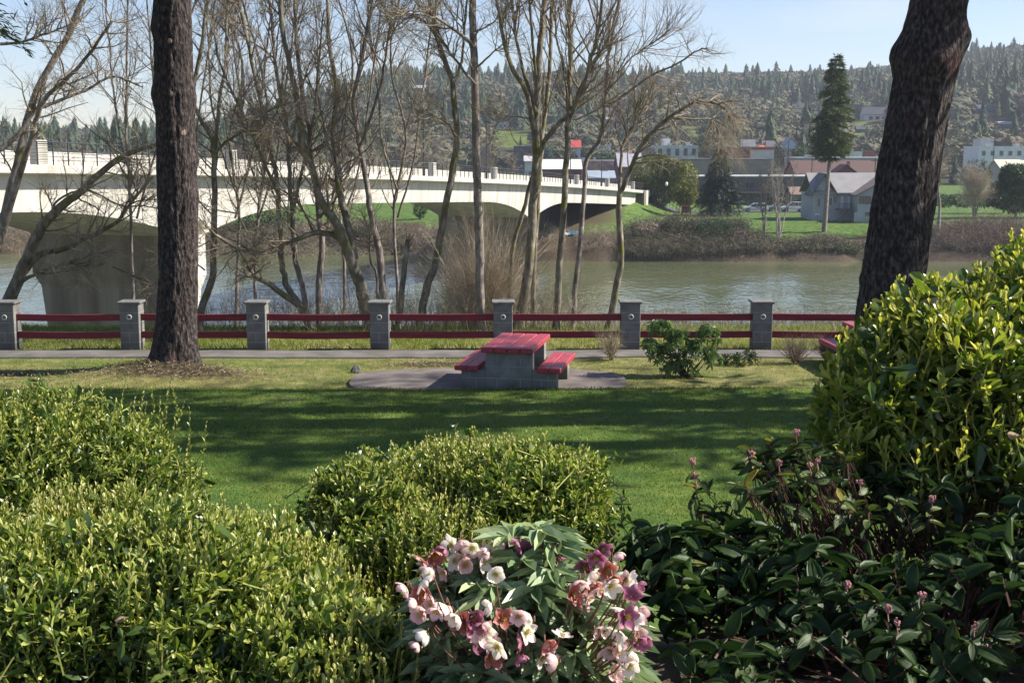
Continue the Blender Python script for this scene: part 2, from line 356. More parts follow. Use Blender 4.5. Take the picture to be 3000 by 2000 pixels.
def z_dry(x, y):
    d = sstep(21.35, 21.7, y) * (1 - sstep(28, 30, y)) * np.clip(.15 + 1.5 * fbm(x * .5, y * .9, 3, 6), 0, 1)
    d = d + sstep(.5, .7, fbm(x * .4, y * .8, 3, 8)) * .28 * (y > 9) * (y < 22)
    d = d + np.exp(-((y - 28.2) / .9) ** 2) * .25
    return np.clip(d, 0, 1)
gm = mat('ground', [(.3, (.034, .076, .015)), (.5, (.072, .132, .022)), (.68, (.135, .185, .034))], 1.3, .85, .02, bscale=45, spec=.2)
nt = gm.node_tree; N = nt.nodes; L = nt.links; b = N['Principled BSDF']
src = b.inputs['Base Color'].links[0].from_socket
def zone(src, attr, c1, c2, sc_, thr=.18):
    a = N.new('ShaderNodeAttribute'); a.attribute_name = attr
    n = N.new('ShaderNodeTexNoise'); n.inputs['Scale'].default_value = sc_; n.inputs['Detail'].default_value = 7
    L.new(N['Texture Coordinate'].outputs['Object'], n.inputs['Vector'])
    r = N.new('ShaderNodeValToRGB'); r.color_ramp.elements[0].position = .3; r.color_ramp.elements[1].position = .7
    r.color_ramp.elements[0].color = (*c1, 1); r.color_ramp.elements[1].color = (*c2, 1); L.new(n.outputs['Fac'], r.inputs['Fac'])
    ad = N.new('ShaderNodeMath'); ad.operation = 'ADD'; L.new(a.outputs['Fac'], ad.inputs[0]); L.new(n.outputs['Fac'], ad.inputs[1])
    mr = N.new('ShaderNodeMapRange'); mr.inputs[1].default_value = 1 - thr; mr.inputs[2].default_value = 1 + thr; L.new(ad.outputs[0], mr.inputs[0])
    mx = N.new('ShaderNodeMix'); mx.data_type = 'RGBA'; L.new(mr.outputs[0], mx.inputs[0]); L.new(src, mx.inputs[6]); L.new(r.outputs['Color'], mx.inputs[7])
    return mx.outputs[2]
s1 = zone(src, 'dry', (.13, .13, .035), (.27, .24, .10), 3.0, .35)
s2 = zone(s1, 'soil', (.036, .026, .016), (.115, .085, .054), 5.0, .2)
L.new(s2, b.inputs['Base Color'])
rows = list(np.arange(-6, 21, .2)) + list(np.arange(21, 22, .06)) + list(np.arange(22, 30, .16)) + list(np.arange(30, 60, .8)) + list(np.arange(60, 184, 5)) + list(np.arange(184, 240, .7)) + list(np.arange(240, 434, 5)) + [434]
ground = sheet('ground', rows, np.sign(np.linspace(-1, 1, 301)) * np.abs(np.linspace(-1, 1, 301)) ** 1.25 * .95, {'soil': z_soil, 'dry': z_dry}, gm)

hm = mat('hillside', [(.3, (.05, .05, .03)), (.55, (.075, .072, .044)), (.75, (.11, .096, .064))], .03, .95, spec=.1)
MEADOWS = []   # (x, y, rx, ry), filled from the photo's clearings
for (u, v, ru, ry) in [(1455, 392, 45, 30), (1530, 408, 50, 26), (1505, 428, 40, 16), (2520, 362, 25, 30), (2515, 395, 25, 20), (2590, 202, 45, 40), (2020, 385, 60, 22), (1560, 375, 24, 20)]:
    p = G(u, v, 150)
    if p: MEADOWS.append((p.x, p.y, ru * p.y / F, ry))
def z_mead(x, y):
    r = 0 * x
    for (mx_, my_, rx, ry) in MEADOWS: r = np.maximum(r, np.exp(-(((x - mx_) / rx) ** 2 + ((y - my_) / ry) ** 2) * .9))
    return np.clip(r * 1.25, 0, 1)
nt = hm.node_tree; N = nt.nodes; L = nt.links; b = N['Principled BSDF']; src = b.inputs['Base Color'].links[0].from_socket
L.new(zone(src, 'meadow', (.075, .12, .025), (.16, .18, .05), .05, .1), b.inputs['Base Color'])
hills = sheet('hills', list(np.linspace(434, 1330, 120)) + list(np.linspace(1345, 2100, 14)), np.linspace(-1, 1, 240), {'meadow': z_mead}, hm)

# river
wm = bpy.data.materials.new('river_water'); wm.use_nodes = True; nt = wm.node_tree; N = nt.nodes; L = nt.links; b = N['Principled BSDF']
b.inputs['Roughness'].default_value = .06; b.inputs['IOR'].default_value = 1.333; b.inputs['Specular IOR Level'].default_value = .5
tc = N.new('ShaderNodeTexCoord')
def nz(scale, st, det):
    mp = N.new('ShaderNodeMapping'); mp.inputs['Scale'].default_value = st; L.new(tc.outputs['Object'], mp.inputs[0])
    n = N.new('ShaderNodeTexNoise'); n.inputs['Scale'].default_value = scale; n.inputs['Detail'].default_value = det; L.new(mp.outputs[0], n.inputs['Vector']); return n
nA = nz(.02, (1, 3, 1), 3); rp = N.new('ShaderNodeValToRGB'); rp.color_ramp.elements[0].color = (.085, .105, .05, 1); rp.color_ramp.elements[1].color = (.125, .14, .075, 1)
L.new(nA.outputs['Fac'], rp.inputs['Fac']); L.new(rp.outputs['Color'], b.inputs['Base Color'])
n1 = nz(1.1, (1, .55, 1), 3); n2 = nz(.12, (1, .6, 1), 2)
ad = N.new('ShaderNodeMath'); ad.operation = 'MULTIPLY_ADD'; ad.inputs[1].default_value = 2.5; L.new(n2.outputs['Fac'], ad.inputs[0]); L.new(n1.outputs['Fac'], ad.inputs[2])
n3 = nz(.03, (1, 2.2, 1), 3); rr = N.new('ShaderNodeValToRGB'); rr.color_ramp.elements[0].position = .35; rr.color_ramp.elements[1].position = .7
L.new(n3.outputs['Fac'], rr.inputs['Fac'])
mu = N.new('ShaderNodeMath'); mu.operation = 'MULTIPLY_ADD'; mu.inputs[1].default_value = .6; mu.inputs[2].default_value = .3; L.new(rr.outputs['Color'], mu.inputs[0])
bp = N.new('ShaderNodeBump'); bp.inputs['Distance'].default_value = .19; L.new(mu.outputs[0], bp.inputs['Strength']); L.new(ad.outputs[0], bp.inputs['Height']); L.new(bp.outputs[0], b.inputs['Normal'])
mb = MB(); mb.add([(-330, 40, WATER), (330, 40, WATER), (330, 232, WATER), (-330, 232, WATER)], [[0, 1, 2, 3]]); tag(mb.build('river', wm), None, None, kind='structure')

# path and picnic pad
def strip(name, x0, x1, ya, yb, lift, m, n=120):
    mb = MB(); xs = np.linspace(x0, x1, n); V = []
    for x in xs:
        wob = .05 * (vnoise(x * .8, 1.0) - .5)
        for y in (ya + wob, ya + .02 + wob, .5 * (ya + yb), yb - .02 + wob, yb + wob): V.append((x, y, gz(x, y) + lift))
    V = np.array(V).reshape(n, 5, 3); V[:, 0, 2] -= .06; V[:, 4, 2] -= .06; V = V.reshape(-1, 3)
    q = [[i * 5 + k, (i + 1) * 5 + k, (i + 1) * 5 + k + 1, i * 5 + k + 1] for i in range(n - 1) for k in range(4)]
    mb.add(V, q); o = mb.build(name, m); o['kind'] = 'structure'; return o
strip('path', -18, 20, 25.05, 25.95, .03, M['path'])
mb = MB(); ring = []; n = 44
cx, cy, rx, ry = -.42, 22.5, 2.42, 1.2
V = [(cx, cy, .035)]
for k in range(n):
    a = 2 * PI * k / n; ca, sa = math.cos(a), math.sin(a); f = 1 / (abs(ca) ** 3.2 + abs(sa) ** 3.2) ** (1 / 3.2) * (1 + .01 * R.random())
    V.append((cx + rx * ca * f, cy + ry * sa * f, .035))
V += [(x, y, -.1) for x, y, z in V[1:]]
mb.add(V, [[0, 1 + k, 1 + (k + 1) % n] for k in range(n)]); mb.n = len(V)
mb.f.setdefault(4, []).append(np.array([[1 + k, 1 + n + k, 1 + n + (k + 1) % n, 1 + (k + 1) % n] for k in range(n)]))
tag(mb.build('paving', M['paving']), None, None, kind='structure')

# ================================================================= red rail fence with block posts
FY = 26.2
posts_u = [-700, -335, 28, 390, 757, 1115, 1474, 1845, 2228, 2600, 2975, 3350]
PX = [(u - 1500) / F * 26.5 for u in posts_u]
fence = thing('fence', 'two rail red timber fence on grey concrete block posts along the river bank path', 'fence', (PX[0], FY, 0))
for i, x in enumerate(PX):
    z0 = gz(x, FY) - .06
    b_ = MB(); b_.box((x, FY, z0 + .51), (.385, .385, 1.02), bev=.008)
    po = b_.build('post', M['block_post'], fence)
    b_ = MB()
    for zz in (.30, .50, .70, .90): b_.box((x, FY, z0 + zz - .06), (.391, .391, .008))
    b_.box((x - .01, FY - .1955, z0 + .34), (.008, .004, .2)); b_.box((x + .1955, FY + .03, z0 + .54), (.004, .008, .2)); b_.box((x + .1955, FY, z0 + .15), (.004, .008, .18))
    sub(b_, 'mortar_joint', M['mortar'], po)
    b_ = MB(); b_.box((x, FY, z0 + 1.045), (.47, .47, .05), bev=.012, rz=R.uniform(-.03, .03)); sub(b_, 'cap', M['cap'], po)
    b_ = MB(); k = 20; a = np.arange(k + 1) * 2 * PI / k
    b_.tube([(x + .045 * math.cos(t), FY - .197, z0 + .755 + .045 * math.sin(t)) for t in a], [.011] * (k + 1), 6); sub(b_, 'ring', M['ring_pale'], po, True)
for i in range(len(PX) - 1):
    for zc in (.675, .315):
        b_ = MB(); x0, x1 = PX[i] + .194, PX[i + 1] - .194; nseg = 8
        xs = np.linspace(x0, x1, nseg + 1); sag = -.018 * np.sin(np.linspace(0, PI, nseg + 1)) * R.uniform(.2, 1.2); yo = R.uniform(-.03, .03)
        z0 = gz(PX[i], FY); z1 = gz(PX[i + 1], FY)
        V = []
        for k, xx in enumerate(xs):
            zz = zc + z0 + (z1 - z0) * k / nseg + sag[k]
            V += [(xx, FY - .075 + yo, zz - .066), (xx, FY + .0 + yo, zz - .066), (xx, FY + .0 + yo, zz + .066), (xx, FY - .075 + yo, zz + .066)]
        q = [[k * 4 + j, k * 4 + (j + 1) % 4, (k + 1) * 4 + (j + 1) % 4, (k + 1) * 4 + j] for k in range(nseg) for j in range(4)]
        q = [f[::-1] for f in q] + [[0, 1, 2, 3], [nseg * 4 + 3, nseg * 4 + 2, nseg * 4 + 1, nseg * 4]]
        b_.add(V, q); b_.build('rail', M['red_rail'], fence)

# ================================================================= picnic table
def picnic(loc, rz, label):
    t = thing('picnic_table', label, 'picnic table', loc); t['_w'] = (0, 0, 0)
    Lt = 1.78; wpl = .213; gap = .012
    for i in range(4):
        x = (i - 1.5) * (wpl + gap)
        b_ = MB(); b_.box((x, 0, .705), (wpl, Lt + R.uniform(-.012, .012), .092), bev=.012); b_.build('table_plank', M['red_paint'], t)
    for y in (-.62, .62):
        b_ = MB(); b_.box((0, y, .327), (.80, .2, .655), bev=.006); p = b_.build('pedestal', M['block'], t)
        b_ = MB()
        for zz in (.205, .41): b_.box((0, y, zz), (.803, .203, .009))
        for xx, zz in ((-.2, .53), (.2, .53), (0, .31), (-.2, .1), (.2, .1)): b_.box((xx, y, zz), (.009, .203, .19))
        sub(b_, 'mortar_joint', M['mortar'], p)
        for s in (-1, 1):
            b_ = MB(); b_.box((s * .61, y, .17), (.415, .2, .34), bev=.006); p = b_.build('bench_support', M['block'], t)
            b_ = MB(); b_.box((s * .61, y, .20), (.418, .203, .009)); b_.box((s * .68, y, .27), (.009, .203, .135)); b_.box((s * .56, y, .1), (.009, .203, .19)); sub(b_, 'mortar_joint', M['mortar'], p)
    for s in (-1, 1):
        for k in (0, 1):
            b_ = MB(); b_.box((s * .705 + (k - .5) * .206, 0, .386), (.197, Lt - .06, .088), bev=.012); b_.build('bench_plank', M['red_paint'], t)
    t.rotation_euler = (0, 0, rz); return t
picnic((.08, 22.16, .035), math.radians(-11), 'red plank picnic table on grey block pedestals, standing on the concrete pad')
picnic((6.9, 24.0, gz(6.9, 24.0)), math.radians(4), 'red picnic table mostly hidden behind the glossy laurel, only its bench end showing')
# ================================================================= foliage helpers
def unit(a): return a / (np.linalg.norm(a, axis=-1, keepdims=True) + 1e-9)
def rdir(n):
    a = NR.normal(size=(n, 3)); return unit(a)
# template: (t along, s across, h lift) and faces
LEAF_A = (np.array([(0, 0, 0), (.3, -.85, .10), (.3, 0, -.06), (.3, .85, .10), (.66, -.8, .02), (.66, 0, -.10), (.66, .8, .02), (1, 0, -.14)], float),
          [[0, 2, 1], [0, 3, 2], [4, 5, 7], [5, 6, 7]], [[1, 2, 5, 4], [2, 3, 6, 5]])
LEAF_O = (np.array([(0, 0, 0), (.38, -.58, .07), (.38, 0, -.05), (.38, .58, .07), (.74, -1, .03), (.74, 0, -.08), (.74, 1, .03), (.94, -.55, -.05), (.94, .55, -.05), (1, 0, -.10)], float),
          [[0, 2, 1], [0, 3, 2], [5, 7, 4], [5, 6, 8], [5, 9, 7], [5, 8, 9]], [[1, 2, 5, 4], [2, 3, 6, 5]])
def _ribbed():
    V = []; cols = [-1, -.62, -.3, 0, .3, .62, 1]
    prof = [(0, .05), (.18, .72), (.42, 1.0), (.68, .86), (.88, .45), (1, .04)]
    for t, wd in prof:
        for k, s in enumerate(cols): V.append((t, s * wd, (.0 if k in (1, 3, 5) else .10) - .28 * t * t + .12 * abs(s) * wd * .6))
    n = 7; q = [[i * n + j, i * n + j + 1, (i + 1) * n + j + 1, (i + 1) * n + j] for i in range(5) for j in range(6)]
    return np.array(V, float), [], q
LEAF_V = _ribbed()
LEAF_Q = (np.array([(0, -.35, 0), (0, .35, 0), (1, .3, -.05), (1, -.3, -.05)], float), [], [[0, 1, 2, 3]])
LEAF_D = (np.array([(0, 0, 0), (.5, .5, .04), (1, 0, -.06), (.5, -.5, .04)], float), [], [[0, 1, 2, 3]])
def leaves(mb, tpl, P, D, Nn, Ln, Wd, tint):
    V, T3, Q4 = tpl; n = len(P); k = len(V)
    D = unit(D); Sd = unit(np.cross(D, Nn)); Up = np.cross(Sd, D)
    Ln = np.broadcast_to(Ln, n)[:, None, None]; Wd = np.broadcast_to(Wd, n)[:, None, None]
    W_ = P[:, None] + Ln * V[None, :, 0:1] * D[:, None] + .5 * Wd * V[None, :, 1:2] * Sd[:, None] + Ln * V[None, :, 2:3] * Up[:, None]
    base = (np.arange(n) * k)[:, None, None]
    n0 = mb.n
    mb.v.append(W_.reshape(-1, 3)); mb.t.append(np.repeat(np.broadcast_to(tint, n), k)); mb.n += n * k
    for T in (T3, Q4):
        if len(T): mb.f.setdefault(len(T[0]), []).append((np.array(T)[None] + base + n0).reshape(-1, len(T[0])))
def px_m(Y, v=1000):
    d = ray(1500, v); s = Y / d[1]; return F / s
def lobe(u, v, Y, ru, rv, ry):
    p = at(u, v, Y); m = px_m(Y, v); return (np.array(p), np.array([ru / m, ry, rv / m]))
def lobe_points(lobes, n, shell=(.72, 1.05), zmin=None, core=.7, bumpy=.12):
    out_p = []; out_d = []; vol = np.array([r[0] * r[1] + r[0] * r[2] + r[1] * r[2] for _, r in lobes]); vol = vol / vol.sum()
    for (c, r), f in zip(lobes, vol):
        m = int(n * f * 1.5) + 8; d = rdir(m)
        d[:, 2] = np.where(d[:, 2] < -.45, -d[:, 2], d[:, 2])
        k = NR.uniform(shell[0], shell[1], m) ** .6 * (1 + bumpy * 2 * (fbm(d[:, 0] * 3 + c[0] * 7, d[:, 2] * 3 + d[:, 1] * 2, 2, 5) - .4))
        p = c + d * r * k[:, None]; keep = np.ones(m, bool)
        for (c2, r2) in lobes:
            if c2 is c: continue
            keep &= (((p - c2) / r2) ** 2).sum(1) > core ** 2
        gzs = terrain(p[:, 0], p[:, 1]); keep &= p[:, 2] > gzs + .03
        out_p.append(p[keep][:int(n * f) + 1]); out_d.append(unit(d / r)[keep][:int(n * f) + 1])
    return np.concatenate(out_p), np.concatenate(out_d)
def shoots(mbL, mbS, P, D, length, K, Ln, Wd, tint0, tint1, tpl=LEAF_A, a0=70, a1=20, stem_r=.0022, droop=0.0, up=.5, jit=.25, tip_small=.55):
    n = len(P)
    D = unit(D * (1 - up) + np.array([0, 0, 1.]) * up + NR.normal(size=D.shape) * jit)
    ln = length * NR.uniform(.6, 1.3, n); bs = P - D * ln[:, None]
    A = unit(np.cross(D, rdir(n))); B = np.cross(D, A)
    t = (np.arange(K) + .5) / K
    ph = (np.arange(K) * 2.39996)[None] + NR.uniform(0, 6.28, n)[:, None] + NR.normal(size=(n, K)) * .25
    al = np.radians(a0 + (a1 - a0) * t)[None] + NR.normal(size=(n, K)) * .18
    rad = A[:, None] * np.cos(ph)[..., None] + B[:, None] * np.sin(ph)[..., None]
    ld = D[:, None] * np.cos(al)[..., None] + rad * np.sin(al)[..., None]; ld[..., 2] -= droop
    pos = bs[:, None] + D[:, None] * (ln[:, None] * t[None])[..., None]
    nrm = D[:, None] * np.sin(al)[..., None] - rad * np.cos(al)[..., None] + NR.normal(size=ld.shape) * .22
    sz = (1 - (1 - tip_small) * t ** 2)[None] * NR.uniform(.7, 1.25, (n, K))
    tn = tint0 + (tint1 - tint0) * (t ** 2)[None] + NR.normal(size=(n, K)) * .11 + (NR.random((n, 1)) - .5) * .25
    leaves(mbL, tpl, pos.reshape(-1, 3), ld.reshape(-1, 3), nrm.reshape(-1, 3), (Ln * sz).ravel(), (Wd * sz).ravel(), np.clip(tn, 0, 1).ravel())
    if mbS is not None:
        for i in range(n): mbS.tube([bs[i], (bs[i] + P[i]) / 2, P[i]], [stem_r * 1.4, stem_r * 1.1, stem_r * .7], 3, float(np.clip(.5 + (tint1 - .5) * .8, 0, 1)))
def wood(mb, base, tips, r0, tint=.4, spread=.1, sides=5, n=7):
    for tp in tips:
        b0 = np.array(base) + NR.normal(size=3) * np.array([spread, spread, 0]); tp = np.array(tp); mid = b0 * .45 + tp * .55 + np.array([0, 0, -.12]) * np.linalg.norm(tp - b0) + NR.normal(size=3) * .04
        ts = np.linspace(0, 1, n); pts = [(1 - t) ** 2 * b0 + 2 * t * (1 - t) * mid + t * t * tp + NR.normal(size=3) * .008 for t in ts]
        mb.tube(pts, list(r0 * (1 - .8 * ts) * NR.uniform(.7, 1.2)), sides, tint)

# ================================================================= foreground shrubs
def green_shrub(name, label, lobes, n, leaf, Ln, Wd, base, t0=.18, t1=.95, nb=60, leggy=None, length=.14, K=9, up=.5, inner=.45):
    b0 = (base[0], base[1], gz(base[0], base[1]) - .03); t = thing(name, label, 'shrub', b0, 'clipped evergreen shrubs')
    del t['group']
    mbL, mbS = MB(), MB()
    P, D = lobe_points(lobes, n, (.62, 1.16), bumpy=.26)
    h = int(len(P) * .5); patch = fbm(P[:, 0] * 3.2, P[:, 2] * 3.2 + P[:, 1] * 2, 3, 31)
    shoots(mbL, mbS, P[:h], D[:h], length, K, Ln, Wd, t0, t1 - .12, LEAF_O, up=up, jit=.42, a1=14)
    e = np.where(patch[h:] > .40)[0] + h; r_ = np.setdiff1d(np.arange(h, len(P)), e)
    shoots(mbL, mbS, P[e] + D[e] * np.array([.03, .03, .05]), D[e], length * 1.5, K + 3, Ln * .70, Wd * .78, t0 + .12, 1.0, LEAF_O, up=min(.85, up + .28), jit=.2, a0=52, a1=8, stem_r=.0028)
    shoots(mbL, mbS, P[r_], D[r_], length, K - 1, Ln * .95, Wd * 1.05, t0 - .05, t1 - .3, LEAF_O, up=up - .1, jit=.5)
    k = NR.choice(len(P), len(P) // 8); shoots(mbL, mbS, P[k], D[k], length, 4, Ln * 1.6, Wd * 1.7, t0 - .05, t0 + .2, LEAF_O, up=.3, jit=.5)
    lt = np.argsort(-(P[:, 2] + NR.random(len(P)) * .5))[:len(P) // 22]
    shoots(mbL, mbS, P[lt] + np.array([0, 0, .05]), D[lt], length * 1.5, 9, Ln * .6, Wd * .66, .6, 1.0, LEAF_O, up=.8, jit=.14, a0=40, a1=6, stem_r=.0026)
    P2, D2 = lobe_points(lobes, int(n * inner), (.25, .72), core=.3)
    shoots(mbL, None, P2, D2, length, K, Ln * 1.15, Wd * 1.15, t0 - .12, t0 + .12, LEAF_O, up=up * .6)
    if leggy is not None:
        LP, LD, ll = leggy
        shoots(mbL, mbS, LP, LD, ll, 13, Ln * .62, Wd * .6, .65, 1.0, a0=45, a1=12, stem_r=.0026, up=.55, jit=.12)
    dk = NR.choice(len(P), 90); mbD = MB(); leaves(mbD, LEAF_O, P[dk] - D[dk] * NR.uniform(.0, .12, 90)[:, None], rdir(90), rdir(90), Ln * NR.uniform(.8, 1.4, 90), Wd, NR.random(90)); mbD.build('dead_leaf', M['litter'], t)['kind'] = 'stuff'
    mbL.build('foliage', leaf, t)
    mbS.build('shoot', M['stem_green'], t)
    mbW = MB(); idx = NR.choice(len(P), nb); wood(mbW, b0, P[idx] * .9 + np.array(b0) * .1, .011, spread=.16); mbW.build('branch', M['stem_wood'], t, True)
    return t
# centre
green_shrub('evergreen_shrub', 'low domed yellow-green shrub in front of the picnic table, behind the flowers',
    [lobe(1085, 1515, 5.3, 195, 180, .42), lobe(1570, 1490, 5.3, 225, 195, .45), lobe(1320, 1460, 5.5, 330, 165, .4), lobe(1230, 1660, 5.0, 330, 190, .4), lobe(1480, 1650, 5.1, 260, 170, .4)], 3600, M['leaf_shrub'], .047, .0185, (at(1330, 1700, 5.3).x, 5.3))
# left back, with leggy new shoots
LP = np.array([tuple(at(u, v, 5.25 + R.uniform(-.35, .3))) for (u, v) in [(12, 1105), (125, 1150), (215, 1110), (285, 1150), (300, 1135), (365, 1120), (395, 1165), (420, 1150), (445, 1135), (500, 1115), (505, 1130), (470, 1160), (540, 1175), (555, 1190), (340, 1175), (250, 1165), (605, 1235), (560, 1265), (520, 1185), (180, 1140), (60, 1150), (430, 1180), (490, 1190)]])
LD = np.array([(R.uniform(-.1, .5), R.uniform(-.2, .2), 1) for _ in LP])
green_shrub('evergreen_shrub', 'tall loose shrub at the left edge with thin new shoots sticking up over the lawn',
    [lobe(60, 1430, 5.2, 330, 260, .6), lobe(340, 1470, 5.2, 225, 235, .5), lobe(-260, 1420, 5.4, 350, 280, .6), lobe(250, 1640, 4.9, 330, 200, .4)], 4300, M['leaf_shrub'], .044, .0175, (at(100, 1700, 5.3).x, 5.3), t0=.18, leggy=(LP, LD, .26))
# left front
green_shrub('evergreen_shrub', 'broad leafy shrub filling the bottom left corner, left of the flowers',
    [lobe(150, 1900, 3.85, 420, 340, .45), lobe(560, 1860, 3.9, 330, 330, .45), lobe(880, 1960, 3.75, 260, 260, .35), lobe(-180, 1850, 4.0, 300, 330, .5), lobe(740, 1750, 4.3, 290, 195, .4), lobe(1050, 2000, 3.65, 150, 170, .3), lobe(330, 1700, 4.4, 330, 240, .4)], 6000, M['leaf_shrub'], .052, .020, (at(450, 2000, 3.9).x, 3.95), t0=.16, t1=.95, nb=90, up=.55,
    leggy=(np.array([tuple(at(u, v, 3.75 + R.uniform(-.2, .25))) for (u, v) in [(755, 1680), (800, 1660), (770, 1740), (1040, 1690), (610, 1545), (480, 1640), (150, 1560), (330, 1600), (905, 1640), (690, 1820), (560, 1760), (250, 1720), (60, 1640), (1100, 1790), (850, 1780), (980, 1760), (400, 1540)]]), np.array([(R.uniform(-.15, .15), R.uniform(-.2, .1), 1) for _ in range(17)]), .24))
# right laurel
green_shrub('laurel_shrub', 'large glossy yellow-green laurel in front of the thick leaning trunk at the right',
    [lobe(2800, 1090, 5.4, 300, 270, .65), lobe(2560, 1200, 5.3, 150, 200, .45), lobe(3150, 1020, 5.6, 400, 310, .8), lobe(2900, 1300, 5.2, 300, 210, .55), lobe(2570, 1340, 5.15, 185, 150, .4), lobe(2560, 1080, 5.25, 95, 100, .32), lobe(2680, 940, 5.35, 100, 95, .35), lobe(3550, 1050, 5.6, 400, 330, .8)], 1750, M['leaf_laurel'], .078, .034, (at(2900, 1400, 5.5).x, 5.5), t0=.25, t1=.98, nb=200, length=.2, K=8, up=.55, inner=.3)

# viburnum: big ribbed dark leaves in whorls
def viburnum(label, lobes, n, Ln, Wd, base, t0=.35, blossoms=0, nb=80, nyel=6, bl_zone=None, branch_r=.008):
    b0 = (base[0], base[1], gz(base[0], base[1]) - .03); t = thing('viburnum_shrub', label, 'shrub', b0)
    mbL, mbS = MB(), MB(); P, D = lobe_points(lobes, n, (.55, 1.02), core=.45)
    shoots(mbL, mbS, P, D, .10, 5, Ln, Wd, t0 - .1, t0 + .25, LEAF_V, 88, 55, stem_r=.003, droop=.28, up=.35, jit=.3, tip_small=.8)
    i = NR.choice(len(P), nyel); shoots(mbL, None, P[i] + .02, D[i], .05, 2, Ln * .9, Wd * .9, .95, 1.0, LEAF_V, 80, 60, droop=.2)
    mbL.build('foliage', M['leaf_viburnum'], t, True)
    wood(mbS, b0, P[NR.choice(len(P), nb)], branch_r, .3, .2); mbS.build('branch', M['stem_red'], t)
    if blossoms:
        for q in np.array(bl_zone):
            q = P[np.argmin(((P - q) ** 2 * np.array([1, .3, 1])).sum(1))] + np.array([0, -.01, .03])
            mbB = MB(); mbB.tube([q + np.array([.008, .015, -.03]), q + np.array([.003, .006, -.01]), q], [.0022, .002, .0018], 4)
            for _ in range(R.randint(7, 13)):
                d = np.array([R.gauss(0, .35), R.gauss(0, .35), 1]); d /= np.linalg.norm(d); e = q + d * R.uniform(.010, .026)
                mbB.tube([q, (q + e) / 2 + NR.normal(size=3) * .004, e], [.0013, .001, .0008], 3)
                mbB.box(e, (.005, .005, .007), R.random())
            mbB.build('flower_cluster', M['blossom_pink'], t)
    return t
viburnum('open twiggy viburnum with pinkish flower buds at the lawn edge, left of the laurel',
    [lobe(2250, 1480, 4.7, 330, 130, .35), lobe(2620, 1590, 4.6, 260, 150, .4), lobe(2330, 1360, 4.8, 200, 70, .25)], 60, .075, .035, (at(2560, 1800, 4.7).x, 4.75), t0=.62, blossoms=1, nb=420, nyel=14,
    bl_zone=[tuple(at(u, v, 4.75 + R.uniform(-.15, .15))) for (u, v) in [(2100, 1345), (2150, 1330), (2260, 1300), (2290, 1285), (2320, 1300), (2195, 1360), (1985, 1450), (2080, 1430), (2345, 1330), (2400, 1360), (2760, 1380), (2780, 1395), (2950, 1390), (2690, 1450), (2530, 1460)]], branch_r=.006)
viburnum('dark viburnum with drooping ribbed leaves just right of the flowers',
    [lobe(2090, 1640, 4.4, 290, 130, .35), lobe(2330, 1720, 4.2, 260, 160, .35), lobe(2010, 1720, 4.2, 190, 110, .3)], 110, .105, .046, (at(2250, 1850, 4.4).x, 4.4), t0=.25, nb=50)
viburnum('dark viburnum with broad ribbed leaves and red stems along the bottom right corner',
    [lobe(2500, 1880, 3.85, 300, 150, .3), lobe(2850, 1780, 4.0, 330, 200, .35), lobe(2150, 1960, 3.7, 200, 100, .25), lobe(3150, 1750, 4.1, 300, 280, .4)], 165, .098, .045, (at(2700, 2000, 4.0).x, 4.0), t0=.35, nb=60, blossoms=1,
    bl_zone=[tuple(at(u, v, 3.8 + R.uniform(-.15, .15))) for (u, v) in [(2640, 1870), (2560, 1800), (2740, 1820), (2800, 1850), (2860, 1930), (2900, 1940), (2700, 1950), (2480, 1790), (2420, 1850)]])
viburnum('dark leaved viburnum under the laurel at the right edge of the picture',
    [lobe(2900, 1500, 4.7, 260, 150, .35), lobe(3150, 1480, 4.6, 260, 220, .4), lobe(2640, 1440, 4.9, 190, 110, .3)], 75, .095, .043, (at(2950, 1700, 4.7).x, 4.8), t0=.4, nb=60)

# ================================================================= hellebore
hb = at(1540, 1800, 3.65); hz = gz(hb.x, hb.y)
hel = thing('hellebore', 'flowering hellebore with nodding cream, pink and plum blooms at the bottom centre', 'flower', (hb.x, hb.y, hz))
mbL, mbS = MB(), MB()
for k in range(230):
    a = R.uniform(0, 2 * PI); rr = math.sqrt(R.random()) * (1.08 if k > 105 else 1)
    px = hb.x + .31 * rr * math.cos(a); py = hb.y + .24 * rr * math.sin(a); pz = hz + (.53 if k < 105 else .38) - .27 * rr ** 2 + R.uniform(-.14, .02)
    tip = np.array([px, py, pz]); mbS.tube([np.array([hb.x + R.gauss(0, .04), hb.y + R.gauss(0, .04), hz]), np.array([hb.x * .5 + px * .5, hb.y * .5 + py * .5, hz * .35 + pz * .65]), tip], [.004, .0035, .003], 5, .4)
    m = R.choice((5, 6, 7)); out = np.array([math.cos(a), math.sin(a), .25]); a0 = math.atan2(out[1], out[0])
    aa = a0 + np.linspace(-1.9, 1.9, m) + NR.normal(size=m) * .1
    D = np.stack([np.cos(aa), np.sin(aa), np.full(m, R.uniform(-.25, .25))], 1)
    Nn = np.tile(np.array([0, 0, 1.]), (m, 1)) + NR.normal(size=(m, 3)) * .3
    leaves(mbL, LEAF_A, np.tile(tip, (m, 1)), D, Nn, NR.uniform(.08, .14, m), NR.uniform(.03, .048, m), np.clip(.45 + NR.normal(size=m) * .22, 0, 1))
mbL.build('foliage', M['leaf_hellebore'], hel)
